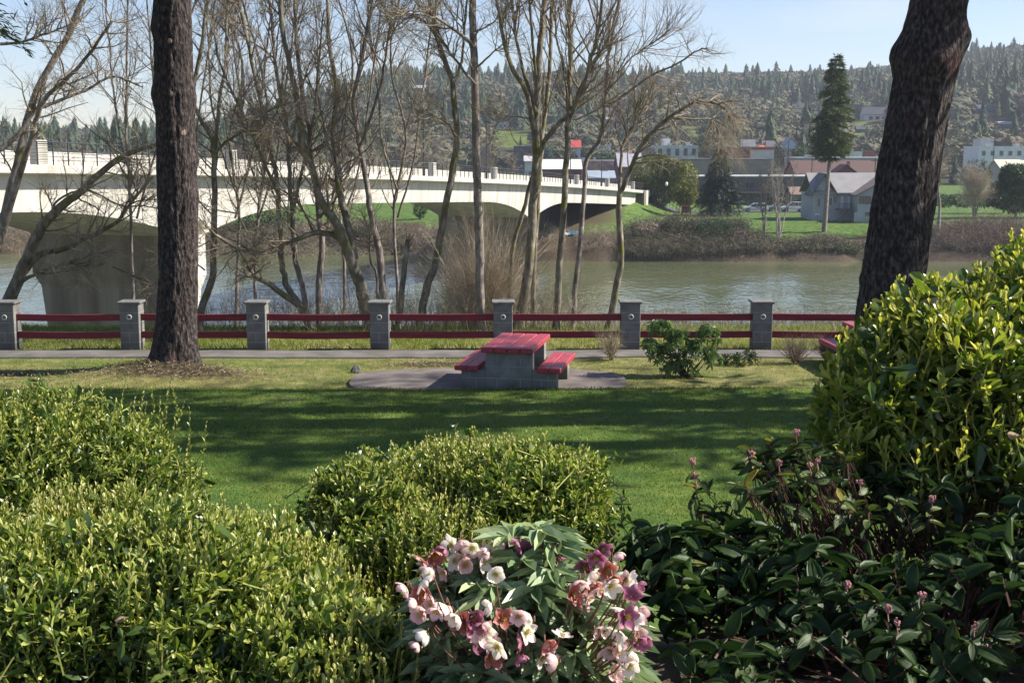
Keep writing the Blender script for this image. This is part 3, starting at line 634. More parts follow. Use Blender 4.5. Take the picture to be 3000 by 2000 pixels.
def flower_mesh(kind, cup, size):
    """five broad overlapping petals; the flower's axis is +Z (the open side)"""
    mb = MB(); nu, nv = 5, 6
    for k in range(5):
        a0 = 2 * PI * k / 5 + R.uniform(-.08, .08); V = []; T = []; cc = cup * R.uniform(.8, 1.2); lift = .002 * (k % 2)
        for i in range(nv + 1):
            t = i / nv; r = size * (math.sin(t * cc) / cc if cc > .05 else t) * (1 + .12 * t); h = size * ((1 - math.cos(t * cc)) / cc if cc > .05 else 0)
            wd = size * .385 * math.sin(PI * min(1, .12 + t * .80)) ** .8 * (1 if t < .98 else .55)
            for j in range(nu):
                s = j / (nu - 1) * 2 - 1; ang = a0; x = r - .10 * size * s * s * t; y = s * wd
                V.append((x * math.cos(ang) - y * math.sin(ang), x * math.sin(ang) + y * math.cos(ang), h + lift + .10 * size * s * s + .02 * size * math.sin(5 * s + k)))
                T.append(min(1, t + .15 * abs(s)))
        mb.add(V, [[i * nu + j, i * nu + j + 1, (i + 1) * nu + j + 1, (i + 1) * nu + j] for i in range(nv) for j in range(nu - 1)], np.array(T))
    return mb
def stamen_mesh(size):
    mb = MB()
    for k in range(26):
        a = R.uniform(0, 6.28); r = size * .28 * math.sqrt(R.random()); e = (r * math.cos(a), r * math.sin(a), size * R.uniform(.25, .4))
        mb.tube([(e[0] * .3, e[1] * .3, 0), (e[0] * .8, e[1] * .8, e[2] * .6), e], [.0007, .0006, .0012], 3)
    return mb
protos = {}
for kind, mname in (('cream', 'petal_cream'), ('pink', 'petal_pink'), ('rust', 'petal_rust'), ('plum', 'petal_plum')):
    protos[kind] = []
    for cup in (.7, 1.2, 1.65):
        protos[kind].append((flower_mesh(kind, cup, .040), M[mname], stamen_mesh(.042)))
FL = [(1270, 1625, 'rust', 0), (1325, 1595, 'cream', 2), (1350, 1580, 'pink', 1), (1330, 1640, 'cream', 1), (1385, 1600, 'cream', 2), (1425, 1615, 'pink', 1), (1360, 1650, 'pink', 2), (1300, 1675, 'pink', 2), (1412, 1645, 'cream', 1), (1258, 1650, 'cream', 1), (1370, 1615, 'pink', 2), (1445, 1590, 'cream', 1),
      (1500, 1600, 'plum', 1), (1520, 1590, 'plum', 1), (1545, 1610, 'plum', 2), (1615, 1610, 'plum', 1), (1640, 1620, 'plum', 1), (1765, 1605, 'plum', 1), (1750, 1630, 'plum', 2), (1720, 1655, 'plum', 1), (1700, 1700, 'pink', 1), (1720, 1690, 'cream', 1), (1690, 1760, 'rust', 2), (1720, 1750, 'pink', 1),
      (1795, 1690, 'rust', 0), (1820, 1675, 'cream', 1), (1785, 1715, 'cream', 2), (1840, 1705, 'cream', 1), (1865, 1715, 'plum', 1), (1850, 1745, 'plum', 1), (1820, 1780, 'cream', 2), (1865, 1795, 'pink', 1), (1845, 1815, 'cream', 1),
      (1240, 1735, 'rust', 0), (1235, 1700, 'cream', 1), (1260, 1690, 'cream', 1), (1220, 1760, 'pink', 0), (1305, 1770, 'cream', 1), (1320, 1790, 'pink', 1), (1280, 1785, 'pink', 1), (1340, 1805, 'cream', 0), (1380, 1800, 'plum', 1), (1390, 1830, 'plum', 2), (1425, 1845, 'cream', 0), (1440, 1775, 'cream', 1), (1475, 1810, 'rust', 0),
      (1250, 1850, 'cream', 1), (1460, 1890, 'cream', 1), (1435, 1880, 'cream', 0), (1560, 1820, 'cream', 1), (1540, 1850, 'cream', 1), (1530, 1880, 'plum', 1), (1600, 1880, 'rust', 1), (1610, 1915, 'cream', 1), (1645, 1865, 'cream', 1), (1585, 1925, 'cream', 1), (1820, 1855, 'cream', 1), (1810, 1880, 'cream', 1), (1865, 1855, 'pink', 1), (1865, 1875, 'plum', 1), (1765, 1905, 'cream', 2), (1810, 1905, 'pink', 1), (1855, 1910, 'cream', 1), (1840, 1945, 'cream', 0), (1790, 1955, 'pink', 1), (1770, 1840, 'cream', 1)]
extra = []
for (u, v, kind, kk) in FL:
    if R.random() < .5: extra.append((u + R.uniform(-48, 48), v + R.uniform(-22, 40), R.choice(['pink', 'rust', kind, kind, 'plum', 'pink']), 1))
FL = FL + extra
built = {}
for i, (u, v, kind, kk) in enumerate(FL):
    Yf = 3.43 + R.uniform(-.08, .08) + (.2 if v < 1680 else 0) - (.07 if v > 1740 else 0) - (.08 if 1400 < u < 1720 and v > 1680 else 0); p = at(u, v, Yf)
    k = R.randrange(3); key = (kind, k)
    if key not in built:
        pm, ma_, sm = protos[kind][k]
        o = pm.build('flower', ma_, None, True); o.parent = hel
        s = sm.build('stamens', M['stamen'], None); s.parent = o; built[key] = o
    else:
        o = copy_tree(built[key], hel)
    o.location = p - Vector((hb.x, hb.y, hz))
    dx = (u - 1540) / 350 * .7
    dirn = Vector((dx + R.gauss(0, .75), -.75 + R.gauss(0, .5), R.uniform(-.9, .35))).normalized()
    o.rotation_euler = (dirn.to_track_quat('Z', 'Y') @ Matrix.Rotation(R.uniform(0, 6.28), 3, 'Z').to_quaternion()).to_euler()
    sc_ = R.uniform(.72, 1.02); o.scale = (sc_,) * 3
    q = p - dirn * .006; j = Vector((q.x, q.y + .015, q.z + .010))
    mbS.tube([(hb.x * .35 + p.x * .65, hb.y * .35 + p.y * .65 + .03, hz * .45 + p.z * .55), (hb.x * .12 + p.x * .88, hb.y * .12 + p.y * .88 + .02, hz * .18 + p.z * .82), tuple(j), tuple(q)], [.0026, .0023, .002, .0014], 5, .8)
mbS.build('stem', M['stem_red'], hel)

# ================================================================= grass, litter and small plants by the table
def blades(P, h, tint, w=.006, lean=.45):
    mb = MB(); n = len(P); D = np.stack([NR.normal(size=n) * lean, NR.normal(size=n) * lean, np.ones(n)], 1)
    leaves(mb, (np.array([(0, -1, 0), (0, 1, 0), (.6, .7, .0), (.6, -.7, .0), (1, 0, -.25)], float), [[3, 2, 4]], [[0, 1, 2, 3]]), P, D, np.stack([NR.normal(size=n), NR.normal(size=n), np.zeros(n)], 1), h, w, tint)
    return mb
def scatter(n, x0, x1, y0, y1, dens=None):
    x = NR.uniform(x0, x1, n); y = NR.uniform(y0, y1, n)
    if dens is not None: k = NR.random(n) < dens(x, y); x, y = x[k], y[k]
    return np.stack([x, y, terrain(x, y)], 1)
def off_paved(x, y):
    return ((((np.abs(x - cx) / rx) ** 3.2 + (np.abs(y - cy) / ry) ** 3.2) > 1) & ~((y > 25.0) & (y < 26.0))).astype(float)
P = scatter(150000, -8.5, 8.5, 10.5, 21.5); pt = fbm(P[:, 0] * 1.1, P[:, 1] * 1.1, 3, 41); g1 = blades(P, NR.uniform(.02, .05, len(P)) * (.6 + 1.1 * pt), np.clip(.32 + (pt - .45) * .5 + NR.normal(size=len(P)) * .14, 0, 1), .009)
tag(g1.build('lawn_grass', M['grass_blade']), 'short mown grass across the shaded lawn', 'grass', kind='stuff')
P = np.concatenate([scatter(26000, -11, 10, 21.5, 25.0, lambda x, y: off_paved(x, y) * np.clip(.25 + fbm(x * .9, y * 1.3, 3, 12), 0, 1)), scatter(2600, -4, 4, 21.2, 21.5)])
g2 = blades(P, NR.uniform(.025, .085, len(P)), np.clip(.55 + NR.normal(size=len(P)) * .16, 0, 1), .007)
tag(g2.build('rough_grass', M['grass_blade']), 'thin worn grass around the picnic pad', 'grass', kind='stuff')
P = scatter(60000, -16, 14, 26.0, 30.2, lambda x, y: np.clip(.2 + 1.4 * fbm(x * .5, y * .8, 3, 15), 0, 1))
g3 = blades(P, NR.uniform(.04, .17, len(P)), np.clip(.5 + .2 * (P[:, 0] > -1) + NR.normal(size=len(P)) * .16, 0, 1), .011)
tag(g3.build('bank_grass', M['grass_blade']), 'longer bright grass behind the fence on the river bank', 'grass', kind='stuff')
def litter(n, c, s):
    mb = MB(); x = c[0] + NR.normal(size=n) * s[0]; y = c[1] + NR.normal(size=n) * s[1]; P = np.stack([x, y, terrain(x, y) + NR.uniform(.01, .05, n)], 1)
    D = NR.normal(size=(n, 3)); D[:, 2] *= .35; leaves(mb, LEAF_D, P, D, np.stack([NR.normal(size=n) * .5, NR.normal(size=n) * .5, np.ones(n)], 1), NR.uniform(.03, .12, n), NR.uniform(.012, .035, n), NR.random(n)); return mb
mb = litter(2600, (-6.0, 22.95), (1.0, .28)); 
for c_, s_, n_ in (((-1.5, 24.3), (.7, .25), 900), ((-9.4, 23.2), (1.0, .25), 700), ((2.2, 23.9), (1.2, .5), 300), ((0, 18), (5, 3.2), 500)):
    m2 = litter(n_, c_, s_); mb.v += [a for a in m2.v]; mb.t += m2.t
    for k, Ls in m2.f.items(): mb.f.setdefault(k, []).extend([a + mb.n for a in Ls])
    mb.n += m2.n
tag(mb.build('leaf_litter', M['litter']), 'dry brown needles and leaves lying around the trunk and pad', 'leaf litter', kind='stuff')
# dry pale brush behind the fence
def brush(n, sampler, h, mat_, name, label, lean=.35, r=.004, kind='stuff', br=5):
    mb = MB(); P = sampler(n)
    for p in P:
        hh = R.uniform(*h) * (.5 if p[0] > 1.6 else 1); d = np.array([R.gauss(0, lean), R.gauss(0, lean), 1.0]); d /= np.linalg.norm(d); c = NR.normal(size=3) * .12 * hh
        pts = [p, p + d * hh * .4 + c * .3, p + d * hh * .75 + c, p + d * hh + c * 1.6]; tn = R.random()
        mb.tube(pts, [r, r * .8, r * .55, r * .25], 3, tn)
        for _ in range(br):
            k = R.uniform(.3, .95); s = p + d * hh * k + c * k; e = s + (d + NR.normal(size=3) * .7) * hh * R.uniform(.12, .3); mb.tube([s, (s + e) / 2 + NR.normal(size=3) * .02 * hh, e], [r * .5, r * .4, r * .2], 3, tn)
    return tag(mb.build(name, mat_), label, 'brush', kind=kind)
def samp_bank(n):
    u = NR.uniform(560, 2560, n); k = NR.random(n) < np.interp(u, [560, 800, 1000, 1300, 2000, 2560], [.5, .7, .9, 1, .8, .6]); u = u[k]; y = NR.uniform(28.3, 31.6, len(u)); x = (u - 1500) / F * y
    return np.stack([x, y, terrain(x, y)], 1)
brush(3600, samp_bank, (.35, 1.25), M['brush_tan'], 'dry_brush', 'pale dry stems and brambles along the top of the bank behind the fence')
# ================================================================= bare trees on the bank
def vlerp(pts, rads, t):
    f = t * (len(pts) - 1); i = min(int(f), len(pts) - 2); k = f - i
    a, b = pts[i], pts[i + 1]
    p = [a[j] + (b[j] - a[j]) * k for j in range(3)]; d = [b[j] - a[j] for j in range(3)]
    n = math.sqrt(sum(x * x for x in d)) + 1e-9
    return p, [x / n for x in d], rads[i] + (rads[i + 1] - rads[i]) * k
def smooth_poly(pts, nseg):
    P = np.array([tuple(p) for p in pts], float); n = len(P)
    if n == 2: return [P[0] + (P[1] - P[0]) * t for t in np.linspace(0, 1, nseg + 1)]
    E = np.vstack([2 * P[0] - P[1], P, 2 * P[-1] - P[-2]]); out = []
    for t in np.linspace(0, n - 1, nseg + 1):
        i = min(int(t), n - 2); k = t - i; p0, p1, p2, p3 = E[i], E[i + 1], E[i + 2], E[i + 3]
        out.append(.5 * ((2 * p1) + (-p0 + p2) * k + (2 * p0 - 5 * p1 + 4 * p2 - p3) * k * k + (-p0 + 3 * p1 - 3 * p2 + p3) * k ** 3))
    return out
def populate(mb, pts, rads, cfg, lv=0, tint=.4):
    Lp = sum(math.dist(pts[i], pts[i + 1]) for i in range(len(pts) - 1))
    n = cfg['n'][lv]; n = max(1, int(round(n * (Lp / cfg['ref'][lv] if cfg.get('ref') else 1))))
    for i in range(n):
        t = R.uniform(cfg['t0'] if lv == 0 else .12, 1.0); p, d, r = vlerp(pts, rads, t)
        a = math.radians(R.gauss(cfg['ang'][lv], 12)); v = [R.gauss(0, 1) for _ in range(3)]
        dt = sum(v[j] * d[j] for j in range(3)); v = [v[j] - dt * d[j] for j in range(3)]; m = math.sqrt(sum(x * x for x in v)) + 1e-9
        q = [d[j] * math.cos(a) + v[j] / m * math.sin(a) for j in range(3)]
        Lb = cfg['L'][lv] * (1.15 - .65 * t) * R.uniform(.55, 1.25); rb = min(r * .62, cfg['r'][lv]) ; ns = (5, 4, 3, 2)[lv]; st = Lb / ns
        bp = [tuple(p)]; up = cfg['up'][lv]; wd = cfg['wander'][lv]
        for k in range(ns):
            q = [q[0] + R.gauss(0, wd), q[1] + R.gauss(0, wd), q[2] + R.gauss(0, wd) + up * .28]
            m = math.sqrt(sum(x * x for x in q)); q = [x / m for x in q]
            bp.append(tuple(bp[-1][j] + q[j] * st for j in range(3)))
        br = [rb * (1 - .7 * k / ns) for k in range(ns + 1)]
        tn = min(1, max(0, tint + R.gauss(0, .13) + .12 * lv))
        mb.tube(bp, br, (5, 3, 3, 3)[lv], tn)
        if lv + 1 < len(cfg['n']): populate(mb, bp, br, cfg, lv + 1, tint)
CFG = dict(n=[15, 6, 4], L=[1.5, .72, .34], r=[.022, .008, .0042], ang=[48, 42, 45], up=[.35, .25, .12], wander=[.16, .2, .22], t0=.45)
def cfg(**k): c = dict(CFG); c.update(k); return c
def bare_tree(label, Y, stems, bark='bark_bare', c=None, group=None, cat='tree', tint=.45):
    """stems: (list of (u, v), diameter px at the bottom, diameter px at the top, depth drift, per-stem cfg or None)"""
    c = c or CFG; u0, v0 = stems[0][0][0]; g = on(u0, Y); base = (g.x, g.y, g.z - .05)
    t = thing('bare_tree', label, cat, base, group); mbT, mbC = MB(), MB()
    for k, (uv, d0, d1, dy, cc) in enumerate(stems):
        n = len(uv); pts = [at(u, v, Y + dy * (i / (n - 1)) ** 1.3) for i, (u, v) in enumerate(uv)]
        if k == 0: pts[0] = Vector(base)
        if uv[-1][1] < 10:
            d = (pts[-1] - pts[-2]).normalized()
            for e in range(2): pts.append(pts[-1] + (d + Vector((R.gauss(0, .12), R.gauss(0, .12), .1))) * 1.3)
        ns = max(6, int(3 * len(pts))); P = smooth_poly(pts, ns); P = [p + NR.normal(size=3) * .009 for p in P]
        m = px_m(Y); r0, r1 = d0 * .455 / m, d1 * .45 / m; rr = [r0 + (r1 - r0) * (i / ns) ** .8 for i in range(ns + 1)]
        if k == 0: rr[0] *= 1.35
        if uv[-1][1] < 10: rr[-1] *= .5
        mbT.tube(P, rr, 9 if d0 > 14 else 6, .4)
        if cc != 0: populate(mbC, [tuple(p) for p in P], rr, cc or c, 0, tint)
    mbT.build('trunk', M[bark], t, True)
    if mbC.tubes: mbC.build('crown', M['twig'], t)
    return t
up = cfg(n=[20, 8, 4], L=[1.7, .8, .36], ang=[34, 32, 40], up=[.6, .4, .2], t0=.35)
dense = cfg(n=[24, 8, 5], L=[1.7, .78, .36], ang=[42, 40, 42], up=[.45, .3, .15], t0=.25)
wide = cfg(n=[18, 8, 5], L=[1.4, .72, .36], ang=[55, 48, 48], up=[.25, .15, .05], t0=.3)
droop = cfg(n=[22, 8, 5], L=[1.0, .6, .3], ang=[50, 45, 45], up=[-.25, -.5, -.4], t0=.45)
few = cfg(n=[12, 7, 4], L=[1.3, .7, .32], t0=.55)
def s1(uv, a, b, dy=0.0, c=None): return (uv, a, b, dy, c)
# far left: spreading tree
bare_tree('spreading mossy bare tree at the far left, its low limbs crossing the bridge pier', 29.2, [
    s1([(10, 960), (20, 900), (60, 800), (110, 690), (140, 640), (200, 590), (245, 555), (325, 478), (400, 440), (470, 420), (560, 400)], 50, 9, -.8, wide),
    s1([(70, 798), (120, 745), (190, 728), (280, 685), (345, 648), (392, 585), (448, 517)], 24, 8, 1.0, wide),
    s1([(45, 840), (100, 805), (190, 770), (280, 740)], 15, 5, -1, wide), s1([(330, 780), (420, 820), (470, 835)], 6, 4, -1, wide),
    s1([(150, 635), (165, 590), (225, 560), (270, 560), (350, 600), (430, 605), (470, 610)], 10, 4, .6, wide)], 'bark_mossy', wide)
bare_tree('pair of slanting bare trunks at the left edge, leaning right above the bridge rail', 28.6, [
    s1([(-60, 960), (-20, 760), (0, 690), (33, 545), (60, 441), (81, 350), (120, 240), (190, 120), (245, 0)], 34, 15, .5, wide),
    s1([(10, 668), (40, 560), (70, 470), (98, 381), (125, 300), (185, 240), (260, 160), (330, 60)], 26, 8, -1.2, wide),
    s1([(0, 440), (60, 390), (100, 330), (160, 300), (250, 265), (330, 225), (420, 255)], 16, 6, .8, wide),
    s1([(0, 130), (60, 125), (120, 105), (200, 75)], 12, 5, .4, wide)], 'bark_bare', wide)
bare_tree('crooked dark bare tree standing just right of the big left pine trunk', 28.8, [
    s1([(583, 965), (590, 905), (618, 830), (625, 760), (627, 650), (628, 560), (628, 460), (620, 400), (585, 345), (565, 270), (590, 140), (610, 0)], 27, 9, .5, wide),
    s1([(628, 450), (660, 420), (720, 376), (780, 330), (850, 300)], 11, 5, -1.2, wide), s1([(628, 520), (640, 330), (660, 190), (665, 60), (670, 0)], 14, 6, 1, up), s1([(600, 790), (560, 760), (545, 740)], 6, 3, -.5, few)], 'bark_mossy', wide)
bare_tree('leaning mossy forked trunk between the third and fourth fence posts, foot of the clump', 29.0, [
    s1([(915, 975), (878, 900), (837, 868), (790, 833), (748, 811), (729, 783), (703, 735)], 27, 10, -.9, few), s1([(878, 895), (841, 840), (830, 799), (822, 750), (825, 690), (815, 620), (812, 530), (795, 450), (775, 350), (745, 220), (720, 100), (700, 0)], 22, 9, .7, dense),
    s1([(812, 560), (770, 470), (735, 380), (690, 290), (650, 200), (625, 90)], 12, 5, -.6, dense)], 'bark_mossy', dense)
bare_tree('slim bare tree with upright twiggy branches left of the third fence post', 29.6, [
    s1([(905, 985), (882, 825), (866, 767), (860, 703), (857, 623), (850, 543), (847, 464), (838, 360), (815, 250), (800, 120), (790, 0)], 20, 8, .6, dense), s1([(858, 640), (880, 520), (905, 420), (925, 300), (935, 160), (950, 30)], 13, 5, -.8, dense)], 'bark_bare', dense)
bare_tree('pale barked bare trunk standing straight in the clump behind the third fence bay', 30.2, [
    s1([(935, 985), (934, 900), (935, 815), (943, 719), (937, 655), (928, 575), (920, 496), (905, 390), (885, 270), (870, 140), (865, 0)], 25, 9, .5, dense)], 'bark_bare', dense)
bare_tree('thick leaning bare tree with a long mossy limb reaching left, beside the fourth fence post', 29.2, [
    s1([(1085, 1000), (1070, 900), (1054, 831), (1030, 767), (1005, 700), (985, 655), (960, 620), (935, 572), (918, 510), (898, 464), (880, 380), (868, 280), (840, 150), (820, 0)], 44, 10, -.6, dense),
    s1([(1040, 760), (1022, 671), (1003, 591), (990, 528), (987, 480), (975, 400), (985, 260), (965, 130), (960, 0)], 26, 9, .8, dense),
    s1([(1000, 700), (960, 684), (918, 681), (880, 697), (832, 713), (783, 732), (725, 732), (694, 725), (650, 700), (600, 660)], 21, 8, -1.6, wide),
    s1([(918, 681), (900, 640), (880, 605), (840, 565), (790, 545), (740, 525)], 9, 4, -.8, wide)], 'bark_mossy', dense)
bare_tree('bare tree forking into tall upright limbs, behind the fourth fence post', 30.0, [
    s1([(1130, 985), (1124, 885), (1115, 767), (1105, 703), (1090, 649), (1080, 575), (1073, 521), (1058, 448), (1050, 400), (1035, 300), (1060, 170), (1080, 60), (1090, 0)], 27, 9, .6, up),
    s1([(1108, 882), (1099, 792), (1083, 760), (1083, 690), (1060, 620)], 11, 4, -.6, few), s1([(1055, 430), (1090, 330), (1120, 230), (1135, 120), (1150, 0)], 12, 5, -.8, up)], 'bark_bare', up)
stub = bare_tree('short broken bare stump trunk with a ragged top, right of the fourth fence post', 29.4, [
    s1([(1166, 1000), (1172, 900), (1185, 783), (1194, 703)], 22, 17, .3, cfg(n=[7, 4, 3], L=[.5, .3, .2], t0=.75))], 'bark_mossy')
bare_tree('bare trunk leaning right behind the dry bank brush, left of the straight pole-like trunk', 29.5, [
    s1([(1228, 985), (1247, 853), (1279, 760), (1301, 625), (1328, 490), (1339, 381), (1330, 300), (1325, 240), (1300, 170), (1275, 80), (1260, 0)], 28, 12, .6, few),
    s1([(1335, 400), (1310, 360), (1270, 340), (1225, 325)], 10, 4, -1, wide), s1([(1328, 240), (1350, 190), (1360, 90), (1370, 0)], 11, 5, .7, up), s1([(1290, 130), (1250, 70), (1190, 40), (1130, 45)], 11, 5, -.9, wide)], 'bark_mossy', few)
bare_tree('tall straight reddish-brown bare trunk rising left of the picnic table', 28.8, [
    s1([(1408, 1010), (1408, 800), (1402, 640), (1398, 550), (1395, 400), (1390, 220), (1386, 100), (1385, 0)], 30, 21, .2, few),
    s1([(1388, 140), (1360, 110), (1290, 60), (1225, 30), (1120, 40)], 14, 5, -1.2, wide), s1([(1392, 250), (1330, 170), (1290, 110), (1240, 60)], 10, 4, .8, wide), s1([(1386, 100), (1440, 70), (1480, 30)], 8, 4, .8, few), s1([(1390, 200), (1440, 160), (1500, 100)], 8, 3, -.9, few)], 'bark_bare', few)
bare_tree('bare tree splitting into a fan of tall stems, centre of the row behind the table', 29.6, [
    s1([(1515, 985), (1545, 815), (1561, 625), (1572, 463), (1568, 380), (1572, 300), (1580, 180), (1590, 60), (1595, 0)], 34, 13, .4, up),
    s1([(1568, 380), (1540, 270), (1495, 190), (1470, 90), (1455, 0)], 18, 7, -1, up), s1([(1570, 330), (1530, 200), (1510, 90), (1500, 0)], 14, 6, .9, up),
    s1([(1572, 460), (1600, 410), (1640, 360), (1680, 320), (1700, 260), (1740, 190), (1760, 130)], 20, 6, -1.1, up), s1([(1575, 260), (1560, 130), (1550, 0)], 12, 6, -.6, up), s1([(1568, 350), (1490, 340), (1440, 380)], 6, 3, -.6, wide)], 'bark_mossy', up)
bare_tree('slim dark trunk close beside the fan shaped tree behind the table', 30.4, [
    s1([(1564, 985), (1564, 790), (1572, 625), (1582, 480), (1592, 360), (1610, 220), (1615, 100), (1620, 0)], 20, 9, .5, up), s1([(1486, 985), (1501, 735), (1529, 636), (1556, 533), (1577, 452)], 16, 12, -.2, 0)], 'bark_mossy', up)
bare_tree('straight bare trunk forking high up, right behind the picnic table', 29.0, [
    s1([(1629, 1010), (1637, 815), (1653, 571), (1664, 381), (1668, 250), (1672, 120), (1670, 0)], 24, 13, .3, up), s1([(1664, 370), (1690, 300), (1720, 220), (1745, 120), (1765, 0)], 15, 7, -.9, up), s1([(1668, 320), (1650, 200), (1630, 100), (1620, 0)], 9, 4, .8, up)], 'bark_mossy', up)
bare_tree('thin bare tree with a kink and one long branch reaching far right against the sky', 29.4, [
    s1([(1675, 1000), (1686, 842), (1702, 680), (1713, 544), (1718, 468), (1756, 408), (1772, 320), (1780, 200), (1792, 110), (1815, 0)], 18, 8, .4, up),
    s1([(1772, 310), (1830, 280), (1900, 225), (1985, 188), (2040, 150), (2075, 140)], 10, 4, -1.0, cfg(n=[14, 6, 4], L=[.9, .5, .28], ang=[50, 45, 45], t0=.2)), s1([(1790, 240), (1850, 170), (1920, 120), (1990, 80)], 7, 3, .7, up)], 'bark_bare', up)
bare_tree('curving mossy bare tree arching over to the right beside the fifth post', 29.0, [
    s1([(1781, 1000), (1805, 842), (1821, 760), (1812, 625), (1816, 571), (1832, 538), (1865, 452), (1902, 398), (1965, 343), (2030, 303), (2090, 302), (2140, 330), (2165, 385)], 25, 6, -.9, droop),
    s1([(1816, 560), (1818, 480), (1830, 415), (1870, 345), (1905, 290)], 14, 5, .7, up), s1([(1965, 343), (2040, 350), (2085, 350), (2110, 400), (2145, 440)], 9, 3, .8, droop)], 'bark_mossy', droop)
for k, (u, Y, lab) in enumerate([(690, 31.5, 'thin bare sapling behind the mossy leaning trunk'), (760, 32.5, 'thin bare tree with fine upright twigs left of the mossy clump'), (1010, 32.0, 'thin bare tree with fine upright twigs behind the thick leaning tree'), (1165, 32.6, 'slim bare tree with a light crown, above the broken stump'), (400, 31.0, 'slim bare tree half hidden behind the big left pine trunk'), (520, 33.0, 'slender bare tree in the thicket between pine trunk and bridge')]):
    j = lambda a: R.uniform(-a, a)
    bare_tree(lab, Y, [s1([(u, 985), (u + j(15), 800), (u + j(25), 600), (u + j(30), 400), (u + j(40), 200), (u + j(60), 0)], 13, 5, .4, dense), s1([(u, 640), (u + 45, 480), (u + 70 + j(20), 330), (u + 90, 150), (u + 110, 0)], 8, 4, -.5, dense), s1([(u, 560), (u - 45, 420), (u - 70 + j(20), 280), (u - 80, 120), (u - 90, 0)], 8, 4, .7, dense)], 'bark_bare', dense)
# pale willow bush on the bank
wb = on(1420, 30.6); t = thing('leafless_shrub', 'big pale leafless shrub fanning out on the bank left of the picnic table', 'shrub', wb); mb = MB()
wc = dict(n=[8, 6], L=[.8, .4], r=[.006, .0038], ang=[24, 30], up=[.35, .2], wander=[.12, .16], t0=.3)
for k in range(300):
    a = R.gauss(0, .26); b_ = R.gauss(0, .26); h = R.uniform(1.3, 3.3) * (1 - .25 * min(1.4, abs(a) * 2)); d = Vector((a, b_, 1)).normalized(); p = wb + Vector((R.gauss(0, .18), R.gauss(0, .18), 0))
    pts = [tuple(p + d * h * s + Vector((a, b_, 0)) * .65 * h * s * s + Vector((R.gauss(0, .03), R.gauss(0, .03), 0))) for s in (0, .25, .5, .75, 1)]
    rr = [.009, .008, .006, .004, .0025]; tn = R.random(); mb.tube(pts, rr, 3, tn); populate(mb, pts, rr, wc, 0, tn)
mb.build('stem', M['willow'], t)
def twiggy(label, u, Y, h, w_, n=40, m='brush_purple'):
    p0 = on(u, Y); t = thing('leafless_shrub', label, 'shrub', p0); mb = MB()
    for k in range(n):
        a = R.gauss(0, w_); b_ = R.gauss(0, w_); d = Vector((a, b_, 1)).normalized(); hh = h * R.uniform(.6, 1.1)
        pts = [tuple(p0 + d * hh * s + Vector((R.gauss(0, .02), R.gauss(0, .02), 0))) for s in (0, .33, .66, 1)]; rr = [.007, .006, .004, .0025]
        tn = R.random(); mb.tube(pts, rr, 3, tn); populate(mb, pts, rr, dict(n=[6, 4], L=[.32, .16], r=[.004, .003], ang=[40, 45], up=[.2, .1], wander=[.2, .2], t0=.25), 0, tn)
    mb.build('stem', M[m], t)
twiggy('small twiggy bare shrub beside the fifth fence post from the left', 1790, 24.85, .62, .42, 36, 'brush_tan')
twiggy('twiggy bare shrub in front of the far red bench at the right', 2330, 24.4, .55, .5, 40)
twiggy('low dead twigs standing along the path right of the last visible post', 2420, 24.8, .6, .5, 30)
# rhododendron and a low dark plant by the fence
rp_ = on(2010, 23.0); t = thing('rhododendron', 'loose rhododendron with drooping green leaves in front of the fence, right of the table', 'shrub', rp_); mbL, mbS = MB(), MB()
for (u, v, ru, rv) in [(1935, 965, 42, 40), (1985, 995, 45, 40), (2075, 985, 42, 40), (2030, 1030, 60, 45), (1945, 1035, 45, 35), (1995, 1075, 60, 28), (2085, 1050, 38, 36), (1905, 1010, 25, 22)]:
    P, D = lobe_points([lobe(u, v, 23.0, ru, rv, .3)], 26, (.3, 1.0))
    shoots(mbL, None, P, D, .05, 9, .125, .038, .35, .6, LEAF_A, 95, 60, droop=.75, up=.4, tip_small=.9)
    wood(mbS, rp_, P[::9], .012, .3, .05)
mbL.build('foliage', M['leaf_rhodo'], t); mbS.build('branch', M['stem_wood'], t)
t = thing('evergreen_plant', 'low dark leafy plant at the foot of the sixth fence post', 'shrub', on(2165, 24.2)); mbL = MB()
P, D = lobe_points([lobe(2150, 1065, 24.2, 60, 34, .3), lobe(2190, 1050, 24.3, 40, 30, .25)], 110, (.4, 1.0)); shoots(mbL, None, P, D, .07, 7, .07, .028, .15, .35, LEAF_A, 80, 40); mbL.build('foliage', M['leaf_viburnum'], t)
# tree stump and weeds
sp = on(1043, 23.6); mb = MB(); nn = 12
V = []
for z, k in ((0, 1.15), (.05, 1.0), (.11, .72), (.15, .3)):
    for j in range(nn):
        a = 2 * PI * j / nn; f = k * (.8 + .4 * R.random()); V.append((sp.x + .10 * f * math.cos(a), sp.y + .08 * f * math.sin(a), sp.z + z - .02 + R.uniform(-.012, .012)))
mb.add(V, [[i * nn + j, i * nn + (j + 1) % nn, (i + 1) * nn + (j + 1) % nn, (i + 1) * nn + j] for i in range(3) for j in range(nn)]); mb.f[nn] = [np.array([[3 * nn + j for j in range(nn)]])]
tag(mb.build('rock', M['rock'], None, False, (sp.x, sp.y, sp.z)), 'small dark lump of rock in the worn grass left of the table', 'rock')

